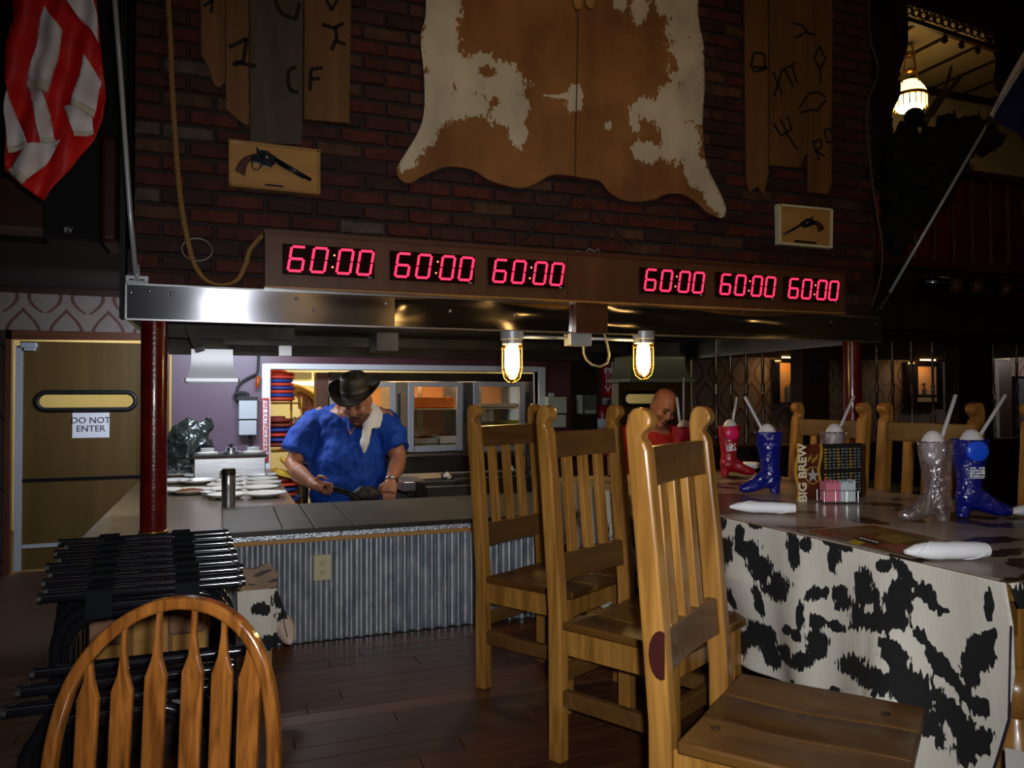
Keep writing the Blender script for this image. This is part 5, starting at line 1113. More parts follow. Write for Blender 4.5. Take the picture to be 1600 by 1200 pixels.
light('right_wall_light', 'AREA', (11.5, 6.6, 1.9), 12, (1, .85, .75), .4, (11.2, 7.8, 1.2))
light('wallpaper_fill', 'AREA', (6.5, 6.4, 2.0), 3, (1, .75, .5), .8, (6.8, 7.8, .9), .3)  # added fill light for the wallpaper, no fixture there

# balcony
BLY = 5.0
def XB(px, Y=BLY): return at(px, 350, Y=Y).x
bal = thing('balcony', 'dark wood balcony with red panelled wall and baluster railing', 'balcony', (6, BLY, 1.7), 0, None)
MB().box((4.05, BLY, 1.72), (9.5, BLY+.25, 2.26)).build('front_beam', darkw, bal)
MB().box((3.85, BLY+.2, 1.64), (9.5, YW, 1.80)).build('deck_underside', dark, bal)
MB().box((4.05, BLY+.25, 2.2), (9.5, YW, 2.26)).build('deck', dark, bal)
MB().box((4.05, BLY-.03, 2.27), (9.5, BLY+.09, 2.35)).build('bottom_rail', redw, bal)
zt_ = at(1500, 265, Y=BLY).z
MB().box((4.05, BLY-.04, zt_-.06), (9.5, BLY+.1, zt_)).build('top_rail', redw, bal, bevel=.01)
for k in range(17):
    x = 4.3+k*.235; H_ = zt_-.06-2.35
    MB().lathe([(r, 2.35+f*H_) for r, f in ((.026, 0), (.026, .1), (.014, .14), (.03, .22), (.024, .32), (.014, .42), (.018, .5), (.014, .58), (.024, .7), (.03, .78), (.014, .86), (.026, .9), (.026, 1))], (x, BLY+.03, 0), 10).build('baluster', redw, bal, smooth=50)
BW = 6.35
struct(MB().box((3.9, BW, 2.26), (12, BW+.1, 3.72)), 'wall_balcony', bred)
struct(MB().box((3.9, BW, 3.72), (12, BW+.1, 5.0)), 'wall_balcony_upper', ceilm)
struct(MB().box((3.79, BLY+.8, 1.7), (3.9, 7.6, 5.2)), 'wall_right_of_brick', dark)
cp_ = struct(MB().box((3.9, 4.98, 4.62), (12, BW, 4.66)), 'ceiling_balcony', ceilm)
for k in range(16): MB().box((4.15+k*.47, 5.0, 4.60), (4.18+k*.47, BW, 4.625)).build('batten', darkw, cp_)
MB().box((3.95, BW-.04, 4.55), (12, BW-.001, 4.62)).build('cornice', darkw, cp_)
MB().box((3.9, 4.96, 4.70), (12, 5.02, 5.2)).build('front_fascia', dark, cp_)
light('balcony_lamp', 'POINT', at(1422, 158, Y=5.55), 38, (1, .6, .2), .09)
# valance / fretwork and drapes in front of the opening
VY = 4.95
vl = thing('fretwork_valance', 'dark lacy fretwork valance with drops above the lit balcony opening', 'valance', at(1480, 60, Y=VY))
def vpt(px, off): return (px, 22+(px-1415)*.335+off)
MB().wall([vpt(1385, -60), vpt(1640, -60), vpt(1640, -17), vpt(1385, -17)], VY, .05).wall([vpt(1385, 2), vpt(1640, 2), vpt(1640, 9), vpt(1385, 9)], VY, .04).build('rail', lacem, vl)
for k in range(14):
    px = 1420+k*11.5; c0 = vpt(px, -3); q = MB()
    q.tube([at(c0[0]+4.6*math.cos(a*PI/6), c0[1]-4+5.5*math.sin(a*PI/6), Y=VY+.02) for a in range(12)], .008, 5, closed=True).tube([at(c0[0]+5.7, c0[1]+4, Y=VY+.02), at(c0[0]+5.7, c0[1]-15, Y=VY+.02)], .009, 5)
    q.build('fret_ring', lacem, vl, smooth=True)
for px in (1476, 1502, 1527): 
    c0 = at(*vpt(px, 9), Y=VY+.02); MB().lathe([(.012, .0), (.012, -.03), (.028, -.045), (.02, -.06), (.03, -.075), (.012, -.095), (.001, -.10)], c0, 10).build('drop_finial', lacem, vl, smooth=True)
def drape(pts, lab):
    t = thing('drape', lab, 'curtain', at(pts[0][0], max(p[1] for p in pts), Y=VY)); sheet('cloth', pts, 9, lambda x, y: at(x, y, Y=VY+.06)+Vector((0, .035*math.sin(x*.55), 0)), drapem, t, .01)
drape([(1350, -20), (1416, 0), (1415, 60), (1408, 120), (1394, 190), (1388, 290), (1350, 300)], 'dark red drape at the left of the balcony opening')
drape([(1545, 55), (1640, 80), (1640, 190), (1570, 190), (1556, 130)], 'dark red drape at the right of the balcony opening')
MB().wall([(1383, -20), (1414, -20), (1417, 10), (1416, 30), (1405, 60), (1402, 30), (1392, 0)], VY-.02, .03).build('scroll_bracket', lacem, vl)
# hanging oil lamp
ol = thing('hanging_lamp', 'lit brass oil lamp with glass shade hanging over the balcony', 'lamp', at(1422, 178, Y=5.6))
oc = at(1422, 150, Y=5.6); sc_ = (oc-CAM).dot(CF)/FPX   # metres per pixel there
def L3(l): return [(r*sc_, -z*sc_) for r, z in l]
MB().lathe(L3([(12, -23), (21, -10), (24, -3), (24, -2)]), oc, 28).build('shade', glowt, ol, smooth=True)
MB().lathe(L3([(25, -2), (25.5, 2), (24, 3)]), oc, 28).build('shade_ring', brass, ol, smooth=True)
MB().lathe(L3([(9, 2), (23, 3), (24, 14), (18, 22), (8, 26), (1, 27)]), oc, 24).build('globe', glowm, ol, smooth=True)
for k in range(18): a = k*PI/9; MB().tube([oc+Vector((math.cos(a)*24.5*sc_, math.sin(a)*24.5*sc_, -3*sc_)), oc+Vector((math.cos(a)*24.5*sc_, math.sin(a)*24.5*sc_, -20*sc_))], .006, 5).build('crystal_drop', brass, ol)
ch_ = MB()
for dx, dy in ((-18, 0), (18, 0), (0, 18), (0, -18)): ch_.tube([oc+Vector((dx*sc_, dy*sc_, 4*sc_)), oc+Vector((dx*.35*sc_, dy*.35*sc_, 75*sc_)), oc+Vector((0, 0, 105*sc_))], .006, 5)
ch_.build('chain', brass, ol)
MB().lathe(L3([(8, -68), (9, -65), (2, -60)]), oc, 16).lathe(L3([(3, -36), (9, -40), (3, -44)]), oc, 16).build('canopy', brass, ol, smooth=True)
# antlered head mount and game head
mt = thing('animal_mount', 'dark shaggy animal head mount with antlers against the balcony rail', 'taxidermy', at(1470, 400, Y=4.6))
b = MB(); p_ = lambda x, y, d=0: at(x, y, Y=4.62+d)
b.loft([(p_(1425, 340, .2), .16, .14), (p_(1445, 290), .24, .2), (p_(1470, 240), .25, .2), (p_(1500, 215, -.1), .2, .17), (p_(1530, 212, -.2), .14, .12), (p_(1556, 228, -.3), .085, .08)], 16)
b.loft([(p_(1415, 205, .3), .10, .1), (p_(1408, 250, .2), .14, .14), (p_(1405, 330, .2), .15, .14), (p_(1400, 395, .2), .08, .08)], 14)
for ex_ in (1478, 1520): b.loft([(p_(ex_, 215, -.05), .05, .04), (p_(ex_+2, 188, -.02), .03, .02), (p_(ex_+4, 178, 0), .012, .01)], 10)
mo = b.build('head', fur, mt, remesh=.022); dm = mo.modifiers.new('d', 'DISPLACE'); dm.texture = tx; dm.strength = .16
for pts_ in (((1445, 190), (1462, 160), (1478, 135), (1487, 103)), ((1455, 178), (1475, 150), (1495, 128), (1502, 118)), ((1490, 195), (1492, 182), (1491, 172)), ((1520, 200), (1528, 188), (1529, 172)), ((1505, 195), (1508, 186), (1506, 180))):
    (lambda q_, r0: MB().tube(q_, [r0*(1-.75*i/len(q_)) for i in range(len(q_))], 8))(smooth_path([p_(*q) for q in pts_], 4), .030 if pts_[0][0] < 1480 else .022).build('antler', antl, mt, smooth=True)
m2 = tag(MB().ball(at(1428, 182, Y=5.1), .09, .09, .08).ball(at(1440, 190, Y=5.1), .07, .07, .05).build('dark_ornament', fur, remesh=.02), 'round dark ornament in front of the hanging lamp', 'ornament')
tag(MB().wall([(1508, 258), (1512, 253), (1524, 258), (1522, 264), (1507, 264)], 4.9, .1).build('orange_cloth', mat('orange_cloth', (.4, .12, .02), .8)), 'small orange patch of cloth on the balcony rail', 'cloth')
t = thing('wall_sconce', 'tiny glowing lamp on the red wall behind the balcony balusters', 'lamp', at(1502, 346, Y=7.2)); MB().ball(at(1502, 346, Y=7.2), .035).build('bulb', glowm, t, smooth=True); MB().tube([at(1502, 349, Y=7.2), at(1502, 354, Y=7.29)], .012, 6).build('arm', brass, t)
# rolled things under the balcony: long pipe with bands
rl = thing('rolled_rug', 'dark glossy roll with bands lying along the beam under the balcony', 'roll', at(1500, 450, Y=4.7))
MB().tube([at(1440, 440, Y=4.8), at(1620, 452, Y=4.6)], .05, 14).build('roll', blackp, rl, smooth=True)
for px in (1492, 1525, 1570): MB().tube([at(px-7, 443+(px-1440)*.07, Y=4.78-(px-1440)*.001), at(px+7, 444+(px-1440)*.07, Y=4.77-(px-1440)*.001)], .058, 14).build('band', brownp, rl, smooth=True)
# ---------------------------------------------------------------- the cow-print table
TX0, TX1, TY0, TY1, TZ = 1.49, 2.54, 1.105, 3.40, .745
tb = thing('dining_table', 'pine dining table with turned legs under the cow-print cloth', 'table', (1.92, 2.25, 0))
MB().box((TX0+.01, TY0+.01, TZ-.045), (TX1-.01, TY1-.01, TZ-.004)).build('tabletop', pine, tb, bevel=.006)
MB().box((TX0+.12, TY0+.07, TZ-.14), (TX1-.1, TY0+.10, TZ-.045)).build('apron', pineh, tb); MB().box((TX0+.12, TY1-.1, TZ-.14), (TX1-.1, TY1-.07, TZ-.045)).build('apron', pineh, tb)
for lx in (TX0+.17, TX1-.13):
    for ly in (TY0+.11, TY1-.11):
        g = MB().box((lx-.045, ly-.045, TZ-.21), (lx+.045, ly+.045, TZ-.045))
        g.lathe([(.02, TZ-.21), (.055, TZ-.235), (.068, TZ-.275), (.055, TZ-.315), (.035, TZ-.33), (.04, TZ-.345), (.075, TZ-.42), (.082, TZ-.50), (.062, TZ-.60), (.035, TZ-.66), (.05, TZ-.68), (.05, TZ-.70), (.035, TZ-.745)], (lx, ly, 0), 22)
        g.build('leg', pine, tb, smooth=45)
tc_ = thing('tablecloth', 'black and white cow-print cloth covering the table and hanging down its side', 'tablecloth', (1.92, 2.25, .24))
random.seed(5)
tbl = []
for k in range(60): tbl.append((random.uniform(TX0, TX1)*100, random.uniform(TY0, TY1)*100, random.uniform(2.5, 9), random.uniform(2.5, 7), random.uniform(0, 180)))
tbl += [(150, 111, 20, 1.5), (170, 112, 18, 4), (200, 114, 20, 5), (225, 113, 16, 4), (176, 133, 9, 4), (163, 148, 6, 3), (190, 145, 9, 4)]
sheet('cloth_top', [(TX0+.006, TY0+.006), (TX1-.006, TY0+.006), (TX1-.006, TY1-.006), (TX0+.006, TY1-.006)], .02, lambda x, y: Vector((x, y, TZ)), topm, tc_, .002, lambda x, y: field(x*100, y*100, tbl, .08, .3, 3))
cb = [(75,110,32,50),(95,230,42,62),(75,320,30,40),(240,112,38,20,10),(165,160,22,45),(205,230,60,42,20),(250,310,52,75,-12),(325,390,62,58,25),(228,460,18,75),(90,450,22,50),(408,220,28,78,-5),(465,205,24,34),(588,265,28,56),(620,205,52,22,20),(555,188,22,15),(440,520,18,66),(500,420,36,30,-20),(545,412,15,25),(620,440,40,52,-15),(725,390,40,85,-8),(790,440,20,60,-15),(700,520,34,50),(800,545,140,42,4),(890,450,58,95,5),(812,300,34,28),(890,310,26,70,-38),(930,360,22,40,-35),(1000,420,36,60,-35),(1030,470,22,50,-30),(1080,495,22,9,15),(508,550,40,40),(510,640,42,66,-10),(590,570,62,18,12),(427,612,26,34,-25),(365,585,34,20),(180,605,58,55),(122,650,34,60),(230,620,55,55),(245,705,38,62,-15),(330,690,50,48,10),(370,725,50,25,20),(450,720,48,36),(690,745,85,45,12),(800,790,110,50,22),(850,640,40,22,30),(890,690,38,66,-30),(940,790,52,80,-35),(985,860,40,80,-25),(990,620,20,70,-32),(1060,740,30,92,-32),(1095,790,22,50,-20),(1225,690,66,90),(1180,750,40,90),(1270,620,38,40),(1150,870,26,60,-30),(1205,930,42,52,-40),(1085,950,36,110,-22),(1120,1010,40,110,-18),(1000,970,40,110,-20),(960,870,45,80,-35),(1275,470,22,75),(1150,1100,50,90,10),(1200,1080,45,60),(385,822,28,14),(585,850,35,14,10),(1050,1080,20,40)]
def cfield(a, b_):
    p = proj((TX0, a, b_)); u, v = (p[0]-1100)*2.858, (p[1]-780)*2.858
    k = field(u, v, cb, .018, .42, 9)+.10
    if u < 40: k = field(a*100, b_*100, [(250, 40, 5, 16, 20), (262, 60, 6, 9), (240, 62, 4, 10), (283, 50, 6, 18, -10), (300, 40, 9, 9), (275, 30, 8, 7), (315, 60, 7, 8), (330, 40, 5, 14), (225, 45, 6, 12), (233, 30, 6, 6)], .12, .4, 4)
    return k
def cmap(a, b_):
    d = (TZ-b_)/.5; x = TX0-.004
    x -= .035*d*math.sin(a*9+1)*max(0, d)+.02*d*math.sin(a*23)
    x += .075*min(1, max(0, d-.35)*3)*(math.exp(-((a-2.05)/.16)**2)+math.exp(-((a-2.72)/.16)**2))
    if a < 1.45: x -= .05*d*math.sin((1.45-a)*16)
    return Vector((x, a, b_))
hem = [(TY0, TZ), (TY1, TZ), (TY1, .27), (2.9, .25), (2.3, .27), (1.8, .29), (1.5, .29), (1.36, .26), (1.3, .19), (1.25, .17), (1.21, .21), (1.185, .30), (1.155, .38), (1.125, .46), (1.10, .56), (1.095, .66)]
sheet('hanging_side', hem, .011, cmap, cowm, tc_, .003, cfield)
sheet('hanging_end', [(TX0, TZ), (TX1, TZ), (TX1, TZ-.055), (1.9, TZ-.06), (TX0+.02, TZ-.05)], .02, lambda x, z: Vector((x, TY0-.004-.01*(TZ-z)*10, z)), cowm, tc_, .003, lambda x, z: field(x*100, z*100, [(150, 71, 3, 4), (158, 70, 9, 8), (175, 71, 11, 9), (200, 70, 20, 9), (225, 70, 12, 7)], .1, .3, 7))
ptsb = [(1.10, .66), (1.125, .46), (1.155, .38), (1.185, .30), (1.21, .21)]
MB().tube([cmap(a, b_)+Vector((-.002, -.002, 0)) for a, b_ in ptsb], .003, 6).build('stitched_hem', mat('dark_violet_thread', (.02, .012, .03), .8), tc_)

# placemats, napkins
def mat_on_table(px, lab, m):
    t = thing('paper_placemat', lab, 'placemat', at(*px[0], Z=TZ+.002))
    MB().prism(px, lambda p: at(p[0], p[1], Z=TZ+.0045), lambda p: at(p[0], p[1], Z=TZ+.002)).build('sheet_of_paper', m, t); return t
mapm = mat('printed_map', (.14, .085, .015), .35, 0, (.22, .05, .03), (1, 1, 1), 14, lo=.45, hi=.55, coat=.3, det=2)
t = mat_on_table([(1246, 829), (1364, 818.5), (1565, 859), (1424, 873)], 'paper placemat printed with a yellow and red map at the near table edge', mat('mat_border', (.5, .45, .38), .4))
MB().prism([(1251, 829), (1363, 820), (1557, 859), (1424, 871)], lambda p: at(p[0], p[1], Z=TZ+.0052), lambda p: at(p[0], p[1], Z=TZ+.004)).build('printed_map', mapm, t)
for poly, cc in (([(1323, 846), (1335, 843), (1353, 848), (1340, 852)], (.55, .42, .01)), ([(1335, 841), (1346, 838), (1382, 847), (1368, 852)], (.02, .02, .02)), ([(1365, 839), (1400, 834), (1436, 843), (1398, 850)], (.26, .18, .04)), ([(1300, 828), (1355, 824), (1385, 831), (1330, 838)], (.18, .11, .03)), ([(1375, 852), (1408, 849), (1430, 858), (1405, 866)], (.3, .1, .08)), ([(1440, 848), (1480, 845), (1520, 855), (1480, 858)], (.25, .1, .03))):
    MB().prism(poly, lambda p: at(p[0], p[1], Z=TZ+.006), lambda p: at(p[0], p[1], Z=TZ+.005)).build('map_field', mat('map_ink', cc, .4), t)
for q in range(5): MB().prism([(1342+q*6, 840+q*1.6), (1346+q*6, 839.6+q*1.6), (1350+q*6, 841.5+q*1.6), (1346+q*6, 842+q*1.6)], lambda p: at(p[0], p[1], Z=TZ+.0066), lambda p: at(p[0], p[1], Z=TZ+.006)).build('map_letters', paper, t)
t = mat_on_table([(1112, 803), (1104, 772), (1148, 771), (1228, 790)], 'brown wood-grain placemat under the nearer white napkin roll beside the tall chair', mat('mat_brown', (.12, .05, .03), .35, 0, (.05, .02, .012), (1, 6, 1), 8, coat=.3))
def napkin_roll(pa, pb, r, lab, fork=False):
    a, b_ = at(*pa, Z=TZ+r+.004), at(*pb, Z=TZ+r+.004); t = thing('napkin_roll', lab, 'napkin', (a+b_)/2-Vector((0, 0, r)), 0, None)
    d = b_-a; n = 9; rr = [.25, .72, .95, 1.05, 1, 1.04, .98, .96, .8]
    b2 = MB(); b2.loft([(a+d*k/(n-1)+Vector((0, 0, -.002 if k == 0 else 0)), r*1.15*rr[k], r*rr[k]*.93) for k in range(n)], 16, (0, 0, 1)); b2.build('rolled_napkin', napk, t, smooth=60)
    sp = [];
    for k in range(40): f = k/39; a2 = f*6; s_ = d.normalized(); y_ = Vector((0, 0, 1)); x_ = s_.cross(y_); sp.append(a+d*(.1+.8*f)+x_*math.cos(a2)*r*1.14+y_*math.sin(a2)*r*.97)
    MB().tube(sp, .0012, 5).build('paper_fold', napk, t)
    if fork: MB().box((-.012, -.008, -.002), (.02, .008, .002), Matrix.Translation(b_+Vector((.0, .012, .012)))).build('cutlery_handles', blackm, t, bevel=.002)
napkin_roll((1140, 791), (1243, 794), .019, 'white napkin roll at the table edge beside the tallest wooden chair')
napkin_roll((1414, 861), (1541, 859), .021, 'white napkin roll lying across the printed map placemat', True)
napkin_roll((1577, 799), (1665, 793), .019, 'white napkin roll beyond the blue boot at the right edge', True)
napkin_roll((1152, 727), (1186, 727), .02, 'white napkin roll between the red and the blue boot')
napkin_roll((1038, 731), (1056, 731), .016, 'small white napkin roll glimpsed behind the tall chair post')

# boots
def boot(px, py, rz, m, lm, lab, sdir=1, hid_=0, lean=.16, sc_=1, logo=False):
    c = at(px, py, Z=TZ+.003); t = thing('boot_mug', lab, 'mug', (c.x, c.y, TZ+.003), rz, None)
    s = sc_*.9; b = MB()
    b.loft([((.0, 0, .268*s), .051*s, .060*s), ((0, 0, .258*s), .050*s, .058*s), ((-.001, 0, .21*s), .047*s, .054*s), ((-.003, 0, .16*s), .041*s, .045*s), ((-.004, 0, .115*s), .039*s, .040*s), ((-.004, 0, .085*s), .041*s, .043*s), ((-.008, 0, .06*s), .040*s, .045*s), ((-.014, 0, .045*s), .034*s, .038*s)], 22, (1, 0, 0))
    b.loft([((-.035*s, 0, .055*s), .026*s, .030*s), ((.0, 0, .066*s), .034*s, .044*s), ((.035*s, 0, .058*s), .034*s, .038*s), ((.065*s, 0, .040*s), .036*s, .029*s), ((.095*s, 0, .029*s), .034*s, .025*s), ((.118*s, 0, .025*s), .027*s, .021*s), ((.134*s, 0, .022*s), .013*s, .013*s)], 18, (0, 0, 1))
    b.loft([((-.022*s, 0, .055*s), .028*s, .026*s), ((-.026*s, 0, .02*s), .022*s, .021*s), ((-.026*s, 0, .0), .021*s, .020*s)], 14, (0, 1, 0))
    b.loft([((-.04*s, .0, .006*s), .02*s, .006*s), ((.12*s, 0, .006*s), .025*s, .004*s)], 8, (0, 0, 1)) if False else None
    o = b.build('boot', m, t, local=True, remesh=.0042)
    r = MB(); r.tube([(.060*s*math.cos(a*PI/10), .051*s*math.sin(a*PI/10), .268*s) for a in range(20)], .0028, 6, closed=True); r.build('rim', m, t, local=True, smooth=True)
    r = MB(); r.tube([(-.034*s, -.0, .25*s), (-.052*s, 0, .245*s), (-.056*s, 0, .215*s), (-.04*s, 0, .21*s)], .0035, 6); r.build('pull_loop', m, t, local=True, smooth=True)
    MB().ball((.004, -.004, .245*s), .042*s, .036*s, .062*s).build('lid_ball', lidp, t, local=True, smooth=True)
    MB().ball((.004, -.047*s, .232*s), .038*s, .008, .036*s).build('lid_inside', lm, t, local=True, smooth=True) if lm else None
    # straw
    st = MB().tube([(.012-.02*sdir, 0, .02), (.012*sdir, 0, .25*s), (.012*sdir+lean*.6*sdir, 0, .425*s)], .0058, 10); st.build('straw', strawp, t, local=True, smooth=True)
    if logo:
        g = MB(); random.seed(int(px))
        for j in range(4):
            for k in range(5):
                if random.random() < .85:
                    x = -.020+k*.0085; z = (.145+j*.009)*s; yb = -.052*s+ .000; w_ = random.uniform(.005, .008)
                    g.box((x, yb-.001, z), (x+w_, yb+.004, z+random.uniform(.004, .007)))
        g.box((-.022, -.052*s, .140*s), (.02, -.045*s, .1425*s)); g.build('printed_logo', paper, t, local=True)
    return t
V0 = -.3614
boot(1140, 744, V0-.05, redboot, lidred, 'red plastic boot mug with straw, toe pointing right, beside the white napkin roll', 1, lean=.045, logo=True)
boot(1202, 771, V0+PI+.1, blueboot, None, 'dark blue plastic boot mug whose toe points left, beside the red boot', 1, lean=.14)
boot(1303, 771, V0, clrboot, None, 'clear plastic boot mug standing behind the menu holder', 1, lean=.12)
boot(1463, 815, V0+PI+.15, clrboot, None, 'large clear plastic boot mug, toe pointing left, at the front of the table', -1, lean=.10)
boot(1517, 808, V0-.12, blueboot, lidblu, 'bright blue plastic boot mug with white print, toe pointing right', 1, lean=.16, logo=True)
boot(1068, 746, V0+.2, redboot, lidred, 'red plastic boot mug mostly hidden behind the tallest wooden chair', -1, lean=.03)

# menu holder and sugar caddy
A_, B_, C_ = at(1243, 783, Z=TZ+.003), at(1283, 781, Z=TZ+.003), at(1348, 777, Z=TZ+.003)
mn = thing('menu_holder', 'brown and black drinks menu reading BIG BREW standing on the table', 'menu', (B_.x, B_.y, TZ+.003))
Hh = .205
def panel(p, q, m, nm, wavy=0, y0=0, y1=1, off=0, x0=0, x1=1):
    d = q-p; nrm = Vector((d.y, -d.x, 0)).normalized(); n = 14; vs_ = []
    for k in range(n+1):
        f = k/n*(y1-y0)+y0; w_ = wavy*math.sin(f*9)
        for e in (x0, x1):
            base_ = p+d*e+d.normalized()*w_+nrm*off; vs_.append(base_+Vector((0, 0, f*Hh)))
    b2 = MB().add(vs_, [(2*k, 2*k+1, 2*k+3, 2*k+2) for k in range(n)]); o = b2.build(nm, m, mn); s_ = o.modifiers.new('s', 'SOLIDIFY'); s_.thickness = .003; s_.offset = 0; return o, d, nrm
brn = mat('menu_brown', (.12, .025, .01), .3, 0, (.06, .014, .008), (1, 1, 1), 20, coat=.5); gold = mat('menu_gold', (.5, .26, .03), .35, coat=.3)
o, d, nrm = panel(A_, B_, brn, 'brown_panel', .007)
panel(A_, B_, gold, 'gold_edge', .007, 0, 1, .003, 0, .10); panel(A_, B_, gold, 'gold_edge', .007, 0, 1, .003, .92, 1.0)
c = A_+d*.24+nrm*.008+Vector((0, 0, Hh*.5)); text('BIG BREW', .047, mat('menu_letters', (.75, .68, .45), .4), mn, facing(c, (0, 0, 1), -d), .0015, bold=.0012)
c = A_+d*.63+nrm*.008+Vector((0, 0, Hh*.45)); M_ = facing(c, d, (0, 0, 1))
MB().tube([M_ @ Vector((.031*math.cos(a*PI/12), .031*math.sin(a*PI/12), 0)) for a in range(24)], .002, 5, closed=True).build('emblem_ring', gold, mn)
MB().prism([(.0, .028), (.006, .008), (.026, .008), (.010, -.004), (.016, -.024), (0, -.011), (-.016, -.024), (-.010, -.004), (-.026, .008), (-.006, .008)], lambda p: M_ @ Vector((p[0], p[1], .001)), lambda p: M_ @ Vector((p[0], p[1], -.002))).build('emblem_star', mat('emblem_grey', (.4, .38, .34), .4), mn)
for k in range(5): MB().bar(M_ @ Vector((-.02+k*.009, .05+.008*math.sin(k*2), 0)), M_ @ Vector((-.016+k*.009, .068+.008*math.sin(k*2), 0)), .004, .002, nrm).build('printed_flourish', gold, mn)
o, d, nrm = panel(B_, C_, blackm, 'black_panel')
random.seed(3)
lg = mat('menu_grey_text', (.16, .18, .19), .5)
for row_ in range(2):
    for k in range(9):
        f0 = .07+k*.10; g = MB()
        for j in range(7):
            zz_ = Hh*(.93-row_*.45)-j*.0115-.006; x_ = d*(f0+random.uniform(0, .01)); x2 = d*(f0+.05+random.uniform(0, .03))
            g.bar(B_+x_+nrm*.003+Vector((0, 0, zz_)), B_+x2+nrm*.003+Vector((0, 0, zz_)), .006, .001, nrm)
        g.build('printed_lines', gold if k % 3 == 0 else lg, mn)
MB().bar(B_+nrm*.004+Vector((0, 0, Hh*.52)), C_+nrm*.004+Vector((0, 0, Hh*.52)), .004, .001, nrm).build('printed_rule', blackm, mn)
D_ = C_+(C_-B_).normalized()*.035-nrm*.02
o, d2_, n2_ = panel(C_, D_, brn, 'side_panel', .004, 0, .98)
sc = thing('sweetener_caddy', 'wire caddy of pink and pale blue sweetener packets before the menu', 'caddy', at(1309, 786, Z=TZ+.003))
o0 = at(1309, 785, Z=TZ+.003); R2 = Matrix.Rotation(V0, 3, 'Z'); q_ = lambda x, y, z: o0+R2 @ Vector((x, y, z))
cgm = MB()
for z, e in ((.004, .0), (.045, .004)): cgm.tube([q_(-.058-e, -.03, z), q_(.058+e, -.03, z), q_(.058+e, .035, z), q_(-.058-e, .035, z)], .0016, 5, closed=True)
for x in (-.06, -.02, .02, .06):
    for y in (-.03, .035): cgm.tube([q_(x, y, .004), q_(x, y, .045)], .0014, 5)
cgm.build('wire_frame', steel, sc)
random.seed(9); pk = mat('pink_packet', (.75, .22, .3), .6); bl = mat('pale_blue_packet', (.5, .66, .68), .6); wt = mat('white_packet', (.72, .74, .74), .6)
for k in range(20):
    x = -.052+k*.0053; m_ = pk if k < 10 else (wt if k % 2 else bl); h_ = .075+random.uniform(-.006, .008)
    MB().add([q_(x, -.024, .006), q_(x+.0042, -.024, .006), q_(x+.0042, .028, .006), q_(x, .028, .006), q_(x, -.027, h_), q_(x+.0035, -.027, h_), q_(x+.0035, .03, h_), q_(x, .03, h_)], [(0,3,2,1),(4,5,6,7),(0,1,5,4),(1,2,6,5),(2,3,7,6),(3,0,4,7)]).build('packet', m_, sc)

